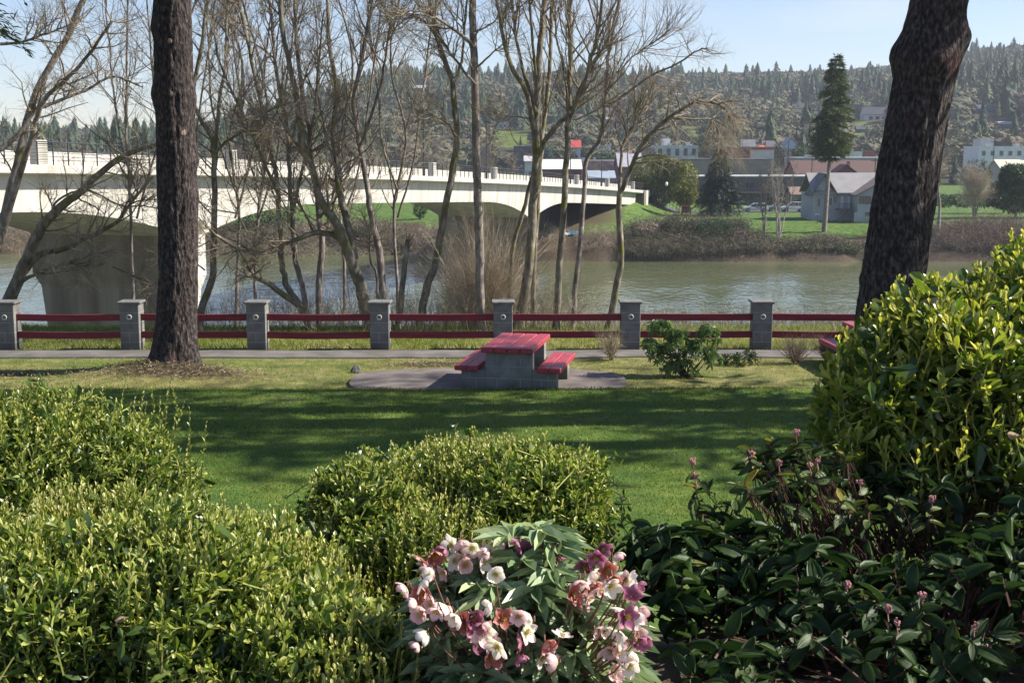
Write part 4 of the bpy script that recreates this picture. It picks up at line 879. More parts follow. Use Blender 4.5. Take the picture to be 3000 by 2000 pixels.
# ================================================================= big conifers of the park
def big_trunk(pts, rads, rings, sides, flare, knobs=(), seed=1):
    P = np.array(smooth_poly(pts, rings)); r = np.interp(np.linspace(0, 1, rings + 1), np.linspace(0, 1, len(rads)), rads)
    mb = MB(); V = []; z0 = P[0][2]
    for i in range(rings + 1):
        a = np.arange(sides) * 2 * PI / sides; z = P[i][2]
        rr = r[i] * (1 + flare * math.exp(-(z - z0) / .28) * (.7 + .5 * np.cos(a * 3 + 1.0) * .5 + .25 * np.cos(a * 5 + 2)))
        nse = fbm(np.cos(a) * 3.2 + np.sin(a) * 3.2 * 1.7 + seed, z * 1.4 + np.sin(a) * 2.1, 4, seed) - .45
        plate = vnoise(a * sides / 2.2 / PI * 2, z * 6 + seed, seed + 5) - .5
        rr = rr + .06 * nse + .034 * plate
        for (kz, ka, kr, ks) in knobs: rr = rr + kr * np.exp(-((z - kz) / ks) ** 2 - (np.abs((a - ka + PI) % (2 * PI) - PI) / .7) ** 2)
        V.append(np.stack([P[i][0] + rr * np.cos(a), P[i][1] + rr * np.sin(a), np.full(sides, z)], 1))
    q = [[i * sides + j, i * sides + (j + 1) % sides, (i + 1) * sides + (j + 1) % sides, (i + 1) * sides + j] for i in range(rings) for j in range(sides)]
    mb.add(np.concatenate(V), q); return mb, P, r
def conifer_crown(axis, z0, z1, Rmax, nwh, per, m_needle, parent, dens=1.0, qlen=.5, qw=.16, droop=.25, shape=.75, gap=0.0, tint=.45, min_r=.5, spread=.30):
    """axis: list of points of the trunk; whorls of drooping branches with needle sprays"""
    A = np.array([tuple(p) for p in axis]); mbB, mbN = MB(), MB(); Ps = []; Ds = []; Ts = []
    for k in range(nwh):
        f = (k + R.uniform(-.3, .3)) / nwh; f = min(max(f, 0), 1); z = z0 + (z1 - z0) * f
        x = np.interp(z, A[:, 2], A[:, 0]); y = np.interp(z, A[:, 2], A[:, 1])
        Rk = max(min_r, Rmax * ((1 - f) ** shape) * (min(1, .45 + f * 3.5)))
        for j in range(per):
            if R.random() < gap: continue
            a = R.uniform(0, 2 * PI); L_ = Rk * R.uniform(.5, 1.2); d = np.array([math.cos(a), math.sin(a), 0]); n = 6
            pts = [np.array([x, y, z]) + d * L_ * s + np.array([0, 0, (.12 * s - droop * s * s * 1.4) * L_]) for s in np.linspace(0, 1, n)]
            mbB.tube(pts, [.045 * L_ ** .5 * (1 - .8 * s) for s in np.linspace(0, 1, n)], 4, .4)
            m = int(26 * dens * L_ / 2 + 6); s = NR.uniform(.18, 1.03, m); w_ = (1 - s) * spread * L_ + .12
            side = np.array([-d[1], d[0], 0]); off = NR.uniform(-1, 1, m) * w_
            base = np.array([x, y, z]) + d * (L_ * s)[:, None] + np.array([0, 0, 1.]) * ((.12 * s - droop * s * s * 1.4) * L_)[:, None] + side * off[:, None]
            Ps.append(base + NR.normal(size=(m, 3)) * .05); Ds.append(d * .7 + side * np.sign(off)[:, None] * .6 + NR.normal(size=(m, 3)) * .3 + np.array([0, 0, -.25])); Ts.append(np.clip(tint + NR.normal(size=m) * .2 + (R.random() - .5) * .3, 0, 1))
    P = np.concatenate(Ps); D = np.concatenate(Ds); Tn = np.concatenate(Ts); n = len(P)
    leaves(mbN, LEAF_D, P, D, np.stack([NR.normal(size=n) * .5, NR.normal(size=n) * .5, np.ones(n)], 1), qlen * NR.uniform(.6, 1.3, n), qw * NR.uniform(.6, 1.3, n), Tn)
    if parent is not None:
        mbB.build('branch', M['bark_conifer'], parent); mbN.build('crown', M[m_needle], parent)
    return mbB, mbN
def knot(parent, c, nrm, r):
    nrm = np.array(nrm, float); nrm /= np.linalg.norm(nrm); c = np.array(c); mb = MB()
    mb.tube([c - nrm * .06, c + nrm * .02, c + nrm * .045], [r * 1.5, r * 1.35, r * 1.05], 12); mb.tube([c + nrm * .044, c + nrm * .05], [r * .95, r * .05], 12); mb.build('branch_scar', M['scar'], parent)
# left pine: bare trunk in frame, crown above
Yl = 23.5; g = on(510, Yl)
pl = [Vector((g.x, Yl, g.z - .12)), at(515, 1000, Yl), at(520, 850, Yl), at(521, 700, Yl), at(516, 500, Yl), at(510, 250, Yl), at(506, 0, Yl)]
d = (pl[-1] - pl[-2]).normalized(); top = pl[-1].z
for z in (10, 15, 20, 25): pl.append(Vector((pl[6].x + .1 * (z - top) * .2, Yl, z)))
t = thing('pine_tree', 'tall pine with a dark pruned trunk on the left, pale cut branch scars facing us', 'tree', (g.x, Yl, g.z))
mb, P, r = big_trunk(pl, [.40, .37, .345, .34, .335, .33, .32, .27, .20, .13, .05], 340, 84, .55, [(5.0, 0, .05, .25), (5.0, PI, .06, .22), (3.9, .2, .05, .2), (6.2, PI, .05, .2), (3.2, -.1, .04, .3)], 3)
mb.build('trunk', M['bark_conifer'], t, True)
for (u, v, rr) in [(511, 125, .045), (514, 278, .05), (452, 277, .045), (545, 390, .06)]:
    p = at(u, v, Yl); ang = (u - 512) / 56; k = math.sqrt(max(0, 1 - ang * ang)); knot(t, (p.x, Yl - .29 * k, p.z), (ang, -k, 0), rr * .8)
conifer_crown(pl, 10.0, 25, 3.6, 22, 6, 'needle', t, 1.0, .55, .2)
# right pine: thick leaning trunk
Yr = 19.0; g = on(2590, Yr)
pr = [Vector((at(2580, 1100, Yr).x - .12, Yr, g.z - .1)), at(2590, 1050, Yr), at(2605, 900, Yr), at(2630, 700, Yr), at(2677, 400, Yr), at(2715, 200, Yr), at(2733, 100, Yr), at(2752, 0, Yr)]
top = pr[-1]
for z, dx in ((9, .55), (13, 1.1), (18, 1.5), (24, 1.6)): pr.append(Vector((top.x + dx, Yr, z)))
t = thing('pine_tree', 'thick leaning pine trunk with a swollen knob, behind the laurel at the right', 'tree', (g.x, Yr, g.z))
mb, P, r = big_trunk(pr, [.50, .47, .46, .45, .43, .425, .415, .40, .36, .28, .2, .06], 340, 96, .35, [(5.42, PI, .12, .24), (5.62, 0.1, .14, .26), (5.3, -PI / 2, .10, .25)], 8)
mb.build('trunk', M['bark_conifer'], t, True)
for (u, v, rr) in [(2716, 158, .03)]:
    p = at(u, v, Yr); knot(t, (p.x, Yr - .43, p.z), (.05, -1, 0), rr)
conifer_crown(pr, 8.6, 24, 4.3, 24, 7, 'needle', t, 1.0, .6, .24, gap=.48)
# left edge conifer with a bough hanging into the picture
xc, yc = -10.4, 20.5; t = thing('conifer', 'conifer at the top left corner with one dark bough hanging into view', 'tree', (xc, yc, gz(xc, yc)))
ax = [(xc, yc, gz(xc, yc) - .1), (xc, yc, 6), (xc + .1, yc, 12), (xc + .1, yc, 20)]
mb, P, r = big_trunk([Vector(a) for a in ax], [.36, .3, .2, .04], 120, 32, .4, (), 5); mb.build('trunk', M['bark_conifer'], t, True)
conifer_crown(ax, 6.4, 19.5, 3.6, 22, 9, 'needle', t, 12.0, .22, .06, .30, shape=.5, tint=.35, min_r=3.5, spread=.5)
# neighbours just outside the frame at the right, whose shade lies on the lawn
for (x, y, H, zc, Rr, gp, lab) in [(12.5, 20.4, 23, 5.5, 4.2, .48, 'tall pine outside the right edge whose shade falls across the far lawn'), (16.8, 17.9, 24, 4.5, 4.2, .52, 'tall pine outside the right edge, farther off, shading the middle lawn'), (22.5, 22.5, 26, 5.0, 4.4, .58, 'tall pine outside the right edge, farthest off, shading the left lawn')]:
    t = thing('pine_tree', lab, 'tree', (x, y, gz(x, y))); ax = [(x, y, gz(x, y) - .1), (x + .1, y, H * .4), (x, y, H)]
    mb, P, r = big_trunk([Vector(a) for a in ax], [.42, .32, .05], 60, 20, .4, (), int(x)); mb.build('trunk', M['bark_conifer'], t, True)
    conifer_crown(ax, zc, H, Rr, 20, 6, 'needle', t, .9, .6, .24, gap=gp)
# ================================================================= bridge
BX0, BM = -49.2, .31
def edge(Y): return BX0 + BM * Y
nX, nY = -.955, .296; eX, eY = .296, .955
_zc = np.polyfit([40, 76, 134, 171, 233], [3.75, 2.83, .92, -.67, -3.75], 2)
def zc(Y): return float(np.polyval(_zc, Y))
def BP(Y, o, z): return (edge(Y) + o * nX, Y + o * nY, z)
PIERS = [90.5, 171.0]
def gd(Y): return 2.05 + 2.3 * max([max(0, 1 - abs(Y - p) / 18.5) ** 2.2 for p in PIERS] + [0])
br = thing('bridge', 'long pale concrete road bridge with haunched girders crossing the river', 'bridge', BP(90, 7, 0))
def sweep(ys, prof, name, m, smooth=False):
    mb = MB(); V = []; k = None
    for Y in ys:
        pr = prof(Y); k = len(pr); V += [BP(Y, o, z) for o, z in pr]
    n = len(ys); q = [[i * k + j, i * k + (j + 1) % k, (i + 1) * k + (j + 1) % k, (i + 1) * k + j] for i in range(n - 1) for j in range(k)]
    mb.add(V, q); mb.f[k] = mb.f.get(k, []) + [np.array([[j for j in range(k - 1, -1, -1)], [(n - 1) * k + j for j in range(k)]])]
    return mb.build(name, m, br, smooth)
ys = list(np.arange(36, 236.1, 2.0))
sweep(ys, lambda Y: [(0, zc(Y) + .18), (0, zc(Y) - .28), (.9, zc(Y) - .42), (14.1, zc(Y) - .42), (15, zc(Y) - .28), (15, zc(Y) + .18)], 'deck', M['concrete'])
yf = sorted(set(list(np.arange(36, 234.1, 2.0)) + [p + d for p in PIERS for d in (-1, 0, 1)]))
sweep(yf, lambda Y: [(1.05, zc(Y) - .425), (1.25, zc(Y) - .42 - gd(Y)), (13.75, zc(Y) - .42 - gd(Y)), (13.95, zc(Y) - .425)], 'girder', M['concrete'])
for o in (2.4, 12.4): sweep(ys, lambda Y: [(o, zc(Y) + .183), (o, zc(Y) + 1.0), (o + .25, zc(Y) + 1.0), (o + .25, zc(Y) + .183)], 'barrier', M['concrete'])
def rails(o, zoff):
    mb = MB()
    for h, r in ((1.30, .035), (1.08, .016), (.88, .016), (.68, .016), (.48, .016), (.28, .016)):
        mb.tube([BP(Y, o, zc(Y) + .18 + h) for Y in ys], [r] * len(ys), 4)
    return mb.build('railing', M['rail_steel'], br)
rl = rails(.14, 0); rails(14.86, 0)
py = list(np.arange(48, 234, 1.33)); proto = None
for k, Y in enumerate(py[:96]):
    x, y, z = BP(Y, .14, zc(Y) + .18)
    if proto is None:
        mb = MB(); mb.box((0, 0, .66), (.07, .05, 1.32)); proto = mb.build('railing_post', M['rail_steel']); o = proto
    else: o = proto.copy(); C.objects.link(o)
    o.parent = br; w0 = br['_w']; o.location = (x - w0[0], y - w0[1], z - w0[2]); o.rotation_euler = (0, 0, -.3)
mb = MB()
for Y in py[96:]: mb.box(BP(Y, .14, zc(Y) + .84), (.07, .05, 1.32), -.3)
for Y in np.arange(40, 234, 2.66): mb.box(BP(Y, 14.86, zc(Y) + .84), (.07, .05, 1.32), -.3)
o = mb.build('railing_post', M['rail_steel'], br); o['kind'] = 'stuff'
for k, Y in enumerate([54, 73.9, 94.6, 114.2, 134, 153.6, 172.2, 191, 210, 229]):
    mb = MB(); mb.box(BP(Y, .55, zc(Y) + .9), (.55, .95, 1.36), -.3, bev=.03); mb.build('pilaster', M['concrete'], br)
for k, Y in enumerate([134, 153.6, 172.2, 191, 210, 114.2]):
    b0 = BP(Y, 1.5, zc(Y) + .18)
    names = ['second from the right trunk pair', 'third', 'fourth']
    t = thing('street_lamp', ['dark lamp pole on the bridge just left of the straight reddish bare trunk', 'dark lamp pole on the bridge between the straight trunk and the fan shaped tree', 'dark lamp pole on the bridge over the far pier', 'dark lamp pole on the bridge near its far end, left of the arching tree', 'last dark lamp pole at the far end of the bridge', 'dark lamp pole on the bridge left of the broken stump'][k], 'street lamp', b0)
    h = 6.6; mb = MB(); mb.tube([b0, (b0[0], b0[1], b0[2] + .8), (b0[0], b0[1], b0[2] + 1), (b0[0], b0[1], b0[2] + h)], [.14, .14, .08, .06], 8); mb.build('pole', M['lamp_black'], t)
    mb = MB(); mb.tube([(b0[0], b0[1], b0[2] + h), (b0[0] - .25 * nX * -1, b0[1], b0[2] + h + .12), (b0[0] + .6, b0[1] - .15, b0[2] + h + .05)], [.05, .06, .09], 6); mb.build('lamp_head', M['lamp_black'], t)
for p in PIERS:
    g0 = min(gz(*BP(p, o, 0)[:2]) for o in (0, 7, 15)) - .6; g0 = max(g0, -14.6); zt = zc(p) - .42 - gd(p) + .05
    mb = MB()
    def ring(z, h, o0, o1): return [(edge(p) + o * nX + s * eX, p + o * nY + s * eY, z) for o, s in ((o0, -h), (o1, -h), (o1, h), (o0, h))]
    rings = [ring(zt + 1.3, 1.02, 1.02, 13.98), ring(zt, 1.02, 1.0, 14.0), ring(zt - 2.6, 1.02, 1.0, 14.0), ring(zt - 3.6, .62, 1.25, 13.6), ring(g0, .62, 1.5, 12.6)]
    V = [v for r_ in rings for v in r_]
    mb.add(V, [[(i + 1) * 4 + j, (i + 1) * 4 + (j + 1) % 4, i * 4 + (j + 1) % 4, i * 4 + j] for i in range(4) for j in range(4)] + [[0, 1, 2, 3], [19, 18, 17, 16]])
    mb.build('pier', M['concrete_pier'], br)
    mb = MB(); prof = [(zt + .3, 1.03, 1.0), (zt - 2.6, 1.03, 1.0), (zt - 3.6, .63, 1.25), (g0, .63, 1.5)]; V = []  # pale skin added over the sunlit pier end, lit tone put into the colour
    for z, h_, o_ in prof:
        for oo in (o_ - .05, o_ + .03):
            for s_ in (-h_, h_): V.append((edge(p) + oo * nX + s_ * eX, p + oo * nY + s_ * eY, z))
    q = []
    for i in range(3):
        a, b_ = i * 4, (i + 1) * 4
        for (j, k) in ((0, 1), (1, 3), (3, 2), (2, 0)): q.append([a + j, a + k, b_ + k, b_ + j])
    mb.add(V, q); mb.build('pier_lit_end', M['concrete'], br)
# abutment with wing wall and column at the landing
mb = MB(); Y = 235.2
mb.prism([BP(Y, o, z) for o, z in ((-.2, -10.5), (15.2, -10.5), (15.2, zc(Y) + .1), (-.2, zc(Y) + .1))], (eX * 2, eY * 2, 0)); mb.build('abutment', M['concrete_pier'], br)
p = at(1888, 590, 238); mb = MB(); mb.box((p.x, 238, zc(236) - 1.6), (1.0, 2.0, 3.4), -.3, bev=.05); mb.build('wing_wall', M['concrete'], br)
sweep(list(np.arange(238.3, 300, 4)), lambda Y: [(0, -5.0), (0, zc(236) + .1), (15, zc(236) + .1), (15, -5.0)], 'approach', M['asphalt'])

# ================================================================= far bank: vehicles
def car(label, loc, rz, length, height, width, paint, suv=True, cat='car', name='parked_car'):
    t = thing(name, label, cat, loc, None); t['_w'] = (0, 0, 0); L_, H, W = length, height, width
    b = MB(); st = [(-.5, .32, .50, .80), (-.485, .22, .58, .92), (-.30, .20, .60, 1.0), (-.05, .20, .60, 1.0), (.20, .20, .60, 1.0), (.36, .20, .56, .98), (.47, .22, .50, .90), (.5, .30, .42, .78)]
    V = []
    for x, zl, zh, k in st:
        x *= L_; zl *= H; zh *= H; hw = W / 2 * k
        V += [(x, -hw * .94, zl), (x, hw * .94, zl), (x, hw, (zl + zh) / 2), (x, hw * .95, zh), (x, -hw * .95, zh), (x, -hw, (zl + zh) / 2)]
    n = len(st); q = [[i * 6 + j, (i + 1) * 6 + j, (i + 1) * 6 + (j + 1) % 6, i * 6 + (j + 1) % 6] for i in range(n - 1) for j in range(6)]
    b.add(V, q); b.f[6] = [np.array([[0, 1, 2, 3, 4, 5], [(n - 1) * 6 + j for j in range(5, -1, -1)]])]
    x0, x1, x2, x3 = (-.47, -.40, .08, .27) if suv else (-.42, -.25, .06, .26)
    hb_, ht = .585 * H, .99 * H; w0, w1 = W * .47, W * .39
    V = [(x0 * L_, -w0, hb_), (x3 * L_, -w0, hb_), (x3 * L_, w0, hb_), (x0 * L_, w0, hb_), (x1 * L_, -w1, ht), (x2 * L_, -w1, ht), (x2 * L_, w1, ht), (x1 * L_, w1, ht)]
    b.add(V, [[4, 5, 6, 7], [0, 1, 5, 4], [1, 2, 6, 5], [2, 3, 7, 6], [3, 0, 4, 7]]); b.build('body', paint, t, False)
    def pane(a, bb, c_, d, ins=.10, off=.012):
        A = [np.array(V[i]) for i in (a, bb, c_, d)]; ctr = sum(A) / 4; nn = np.cross(A[1] - A[0], A[3] - A[0]); nn /= np.linalg.norm(nn)
        return [tuple(ctr + (p_ - ctr) * (1 - ins * 1.4) + nn * off) for p_ in A]
    for f in ((1, 2, 6, 5), (3, 0, 4, 7)):
        m_ = MB(); m_.add(pane(*f), [[0, 1, 2, 3]]); m_.build('windscreen' if f[0] == 1 else 'rear_window', M['carglass'], t)
    for f in ((0, 1, 5, 4), (2, 3, 7, 6)):
        P_ = [np.array(x) for x in pane(*f, ins=.09)]
        for a, b2 in ((.0, .30), (.33, .62), (.65, .98)):
            lo0, lo1 = P_[0] + (P_[1] - P_[0]) * a, P_[0] + (P_[1] - P_[0]) * b2; hi0, hi1 = P_[3] + (P_[2] - P_[3]) * a, P_[3] + (P_[2] - P_[3]) * b2
            m_ = MB(); m_.add([lo0, lo1, hi1, hi0], [[0, 1, 2, 3]]); m_.build('side_window', M['carglass'], t)
    for x in (-.31, .31):
        for s in (-1, 1):
            m_ = MB(); r = .215 * H; m_.tube([(x * L_, s * W * .36, r), (x * L_, s * W * .365, r), (x * L_, s * W * .495, r), (x * L_, s * W * .50, r)], [r * .3, r, r, r * .6], 16); wh = m_.build('wheel', M['tyre'], t)
            m_ = MB(); m_.tube([(x * L_, s * W * .501, r), (x * L_, s * W * .506, r)], [r * .58, r * .3], 12); rm = m_.build('rim', M['rim']); rm.parent = wh
    for s in (-1, 1):
        m_ = MB(); m_.box((.497 * L_, s * W * .30, .44 * H), (.05, W * .2, .09 * H)); m_.build('headlight', M['lamp_clear'], t)
        m_ = MB(); m_.box((-.49 * L_, s * W * .36, .50 * H), (.06, W * .12, .16 * H)); m_.build('tail_light', M['lamp_red'], t)
    m_ = MB(); m_.box((-.50 * L_, 0, .30 * H), (.10, W * .86, .10 * H), bev=.03); m_.build('bumper', paint, t)
    t.rotation_euler = (0, 0, rz); return t
M['paint_red'] = mat('paint_red', [(.3, (.33, .02, .03)), (.7, (.40, .03, .04))], 2, .25, spec=.6); M['paint_white'] = plain('paint_white', (.68, .69, .70), .25, .5, .04); M['paint_grey'] = plain('paint_grey', (.20, .21, .22), .3, .5, .06); M['paint_silver'] = plain('paint_silver', (.55, .56, .57), .28, .5, .04)
def onc(u, Y): p = on(u, Y); return (p.x, p.y, p.z + .03)
car('red hatchback seen from behind on the far bank road, under the round olive tree', onc(2010, 236), math.radians(82), 4.1, 1.62, 1.8, M['paint_red'], False)
car('white estate car parked side on at the far road, left of the bare tree', onc(2212, 246), PI, 4.7, 1.62, 1.85, M['paint_silver'], True)
car('white boxy off-roader parked at the far road, nearest the grey house', onc(2322, 246), PI, 4.5, 1.85, 1.85, M['paint_white'], True)
car('dark car parked at the far road between the two white cars', onc(2276, 248), PI, 4.4, 1.5, 1.8, M['paint_grey'], False)
road = MB(); xs = np.linspace(10, 75, 40)
road.add([(x, y, gz(x, y) + .03) for x in xs for y in (242, 249)], [[i * 2, (i + 1) * 2, (i + 1) * 2 + 1, i * 2 + 1] for i in range(39)]); tag(road.build('road', M['asphalt']), None, None, kind='structure')

# ================================================================= far buildings
def bld(name, label, u0, u1, vt, Y, depth, wall, roof=None, rtype='flat', win=(), rz=0.0, zb=None, cat='building', rh=1.6, winc='pane', eave=.4, axis='x', roofm=None, ustep=None):
    a, b_ = at(u0, vt, Y), at(u1, vt, Y); W = b_.x - a.x; cxx = (a.x + b_.x) / 2
    if zb is None: zb = min(gz(cxx + sx * W / 2, Y + sy * depth) for sx in (-1, 1) for sy in (0, 1)) - .3
    zt = a.z; h = zt - zb - (rh if rtype != 'flat' else 0)
    if h < 1.5: zb -= 1.5 - h; h = 1.5
    t = thing(name, label, cat, (cxx, Y + depth / 2, zb)); t['_w'] = (0, 0, 0)
    mb = MB()
    if rtype == 'flat':
        mb.box((0, 0, h / 2), (W, depth, h)); mb.build('wall', wall_m(wall), t)
        mb = MB(); mb.box((0, 0, h + .12), (W + .3, depth + .3, .25)); mb.build('roof', wall_m(roof or wall), t)
        if W > 9:
            for k in range(3):
                mb = MB(); mb.box((R.uniform(-.4, .4) * W, R.uniform(-.3, .2) * depth, h + .6), (R.uniform(.6, 1.6), 1.2, R.uniform(.5, 1.1))); mb.build('roof_vent', wall_m((.34, .34, .34)), t)
    else:
        hw, hd = W / 2, depth / 2; c1, c2 = (W / 2 + eave, depth / 2 + eave)
        mb.box((0, 0, h / 2), (W, depth, h))
        if rtype == 'gable':
            if axis == 'x':
                for s in (-1, 1): mb.add([(s * hw, -hd, h), (s * hw, hd, h), (s * hw, 0, h + rh * hd / (hd + eave))], [[0, 1, 2]])
            else:
                for s in (-1, 1): mb.add([(-hw, s * hd, h), (hw, s * hd, h), (0, s * hd, h + rh * hw / (hw + eave))], [[0, 1, 2]])
        mb.build('wall', wall_m(wall), t)
        mb = MB(); th = .18
        if rtype == 'gable':
            dz = -rh * eave / ((depth if axis == 'x' else W) / 2)
            if axis == 'x': 
                for s in (-1, 1): mb.prism([(-c1, s * c2, h + dz + .02), (-c1, 0, h + rh + .02), (-c1, 0, h + rh + .02 + th), (-c1, s * c2, h + dz + .02 + th)], (2 * c1, 0, 0))
            else:
                for s in (-1, 1): mb.prism([(s * c1, -c2, h + dz + .02), (0, -c2, h + rh + .02), (0, -c2, h + rh + .02 + th), (s * c1, -c2, h + dz + .02 + th)], (0, 2 * c2, 0))
        else:
            rl_ = max(.2, (W - depth) / 2)
            mb.add([(-c1, -c2, h), (c1, -c2, h), (c1, c2, h), (-c1, c2, h), (-rl_, 0, h + rh), (rl_, 0, h + rh)], [[0, 1, 5, 4], [2, 3, 4, 5]]); mb.f[3] = [np.array([[1, 2, 5], [3, 0, 4]])]
            mb.f[4].append(np.array([[3, 2, 1, 0]]))
        mb.build('roof', wall_m(roof), t)
        if W < 16:
            mb = MB(); mb.box((W * .22, 0, h + rh + .2), (.7, .7, 1.4)); mb.build('chimney', wall_m((.22, .14, .12)), t)
    pr = None
    for (fx, fz, ww, wh) in win:      # fractions of the width / height, size in metres, on the river side
        mb = MB(); x = (fx - .5) * W; z = fz * h
        mb.box((x, -depth / 2 - .02, z), (ww + .14, .08, wh + .14)); fo = mb.build('window', wall_m(tuple(min(.6, a * 1.35 + .03) for a in wall)), t)
        mb = MB(); mb.box((x, -depth / 2 - .06, z), (ww, .05, wh)); po = mb.build('pane', M['pane']); po.parent = fo
    t.rotation_euler = (0, 0, rz); return t
def grid(nx, ny, w_, h_, x0=.08, x1=.92, z0=.3, z1=.75): return [(x0 + (x1 - x0) * (i / max(1, nx - 1)), z0 + (z1 - z0) * (j / max(1, ny - 1)), w_, h_) for j in range(ny) for i in range(nx)]
WHITE, CREAM, TAN, GREY, BLUEG, BRICK, MAROON, LILAC, DARK = (.62, .62, .60), (.55, .50, .42), (.30, .25, .21), (.27, .26, .26), (.36, .39, .42), (.22, .075, .06), (.14, .03, .04), (.33, .33, .37), (.07, .07, .075)
# the grey house on the bank: two wings, balcony, stairs
hs = on(2480, 215); hz0 = gz(hs.x, 216) - .25
t = thing('house', 'pale grey two storey gabled house on the far bank, left of the leaning pine', 'house', (0, 0, 0)); H = wall_m((.34, .36, .385)); RF = wall_m((.20, .165, .15)); RG = wall_m((.26, .25, .25)); TR = wall_m((.13, .13, .14))
def hx(u): return at(u, 600, 215).x
xl, xm, xr, xe = hx(2392), hx(2497), hx(2585), hx(2690); zf = hz0; ze = at(2400, 570, 215).z; za = at(2418, 512, 215).z
mb = MB(); mb.box(((xl + xe) / 2, 222, (zf + ze) / 2), (xe - xl, 9, ze - zf))
mb.add([(xl, 217.5, ze), (hx(2455), 217.5, ze), ((xl + hx(2455)) / 2, 217.5, za - .3)], [[0, 1, 2]]); mb.build('wall', H, t)
mb = MB(); mb.box(((xm + .55 + xe) / 2, 215.6, (zf + ze) / 2), (xe - xm - .55, 3.9, ze - zf)); zw = at(2580, 521, 215).z; mb.add([(xm + .55, 213.65, ze), (xe, 213.65, ze), ((xm + .55 + xe) / 2, 213.65, zw)], [[0, 1, 2]]); mb.build('wall', H, t)
rm_ = MB(); rm_.prism([(xl - .3, 216.9, ze + .02), (xl - .3, 222, za), (xl - .3, 222, za + .2), (xl - .3, 216.9, ze + .22)], (xe - xl + .6, 0, 0)); rm_.prism([(xl - .3, 227, ze + .02), (xl - .3, 227, ze + .22), (xl - .3, 222, za + .2), (xl - .3, 222, za)], (xe - xl + .6, 0, 0)); rm_.build('roof', RG, t)
xg0, xg1 = xl - .5, hx(2455) + .5; xgm = (xg0 + xg1) / 2; rm_ = MB()
for s, xx in ((-1, xg0), (1, xg1)): rm_.prism([(xx, 216.8, ze - .35), (xgm, 216.8, za), (xgm, 216.8, za + .22), (xx, 216.8, ze - .13)], (0, 5.2, 0))
rm_.build('roof', TR, t)
xw = (xm + .55 + xe) / 2; rm_ = MB()
for xx in (xm + .05, xe + .5): rm_.prism([(xx, 213.2, ze - .2), (xw, 213.2, zw + .1), (xw, 213.2, zw + .3), (xx, 213.2, ze)], (0, 8.5, 0))
rm_.build('roof', RF, t)
def hw_(u0, v0, u1, v1, y, m='pane', nm='window'):
    a, b_ = at(u0, v0, y), at(u1, v1, y); mb = MB(); mb.box(((a.x + b_.x) / 2, y - .03, (a.z + b_.z) / 2), (b_.x - a.x + .16, .1, a.z - b_.z + .16)); f = mb.build(nm, wall_m((.42, .43, .44)), t)
    mb = MB(); w2 = (b_.x - a.x) / 2; mb.box((a.x + w2 / 2, y - .09, (a.z + b_.z) / 2), (w2 - .06, .05, a.z - b_.z)); mb.box((b_.x - w2 / 2, y - .09, (a.z + b_.z) / 2), (w2 - .06, .05, a.z - b_.z)); o = mb.build('pane', M[m]); o.parent = f
hw_(2515, 574, 2552, 598, 213.65); hw_(2533, 621, 2552, 633, 213.65); hw_(2441, 577, 2452, 594, 217.5); hw_(2395, 580, 2402, 604, 217.5); hw_(2428, 580, 2437, 600, 217.5)
for (u0, v0, u1, v1, y, mm) in ((2463, 575, 2470, 612, 217.5, (.55, .55, .56)), (2502, 622, 2512, 650, 213.65, (.36, .38, .40)), (2484, 575, 2490, 612, 217.5, (.62, .62, .63))):
    a, b_ = at(u0, v0, y), at(u1, v1, y); mb = MB(); mb.box(((a.x + b_.x) / 2, y - .03, (a.z + b_.z) / 2), (b_.x - a.x, .08, a.z - b_.z)); mb.build('door', wall_m(mm), t)
a, b_ = at(2455, 614, 215.6), at(2497, 616, 215.6); mb = MB(); mb.box(((a.x + b_.x) / 2, 216.4, a.z), (b_.x - a.x, 2.1, .18)); bal = mb.build('balcony', TR, t)
mb = MB()
for x in np.linspace(a.x, b_.x, 16): mb.box((x, 215.4, a.z + .55), (.04, .04, .95))
mb.box(((a.x + b_.x) / 2, 215.4, a.z + 1.05), (b_.x - a.x, .06, .07)); o = mb.build('railing', TR); o.parent = bal
mb = MB(); mb.prism([(b_.x - .5, 215.3, a.z), (b_.x - .2, 215.3, a.z), (a.x + .5, 215.3, zf + .2), (a.x + .1, 215.3, zf + .2)], (0, .9, 0)); mb.build('staircase', TR, t)
# long motel behind the house
mt = bld('motel', 'long low motel with a dark balconied front on the far bank, behind the parked cars', 1955, 2440, 519, 276, 12, (.115, .105, .10), (.42, .41, .39), 'flat', grid(9, 2, 1.6, 1.3, .05, .95, .2, .72))  # dark front wall: its shade is put into the colour
mb = MB(); mb.box((0, -6.8, 2.9), (at(2440, 519, 276).x - at(1955, 519, 276).x, 1.4, .2)); bl = mb.build('balcony', wall_m((.16, .15, .14)), mt)
mb = MB()
for x in np.arange(-17, 17.1, .8): mb.box((x, -7.4, 3.5), (.05, .05, 1.0))
mb.box((0, -7.4, 4.0), (35, .06, .08)); o = mb.build('railing', TR); o.parent = bl
bld('garage', 'small brown roofed wing with a pale garage door, left of the grey house', 2322, 2396, 551, 262, 6, (.16, .16, .14), (.21, .15, .12), 'gable', [(.35, .42, 2.2, 1.9)], rh=1.3, axis='x')
bld('warehouse', 'long flat grey-brown warehouse behind the dark spruce', 1962, 2262, 468, 335, 16, (.22, .19, .175), (.12, .11, .11), 'flat', ())
bld('office_building', 'pale two storey office block above the round olive trees', 1922, 2046, 428, 420, 14, (.46, .49, .54), (.55, .55, .56), 'flat', grid(5, 2, 1.3, 2.2, .1, .9, .55, .85))
bld('rooftop_plant', 'white box unit standing on the roof of the pale office block', 1942, 1963, 409, 427, 5, WHITE, WHITE, 'flat', (), zb=at(1950, 430, 427).z, cat='rooftop unit')
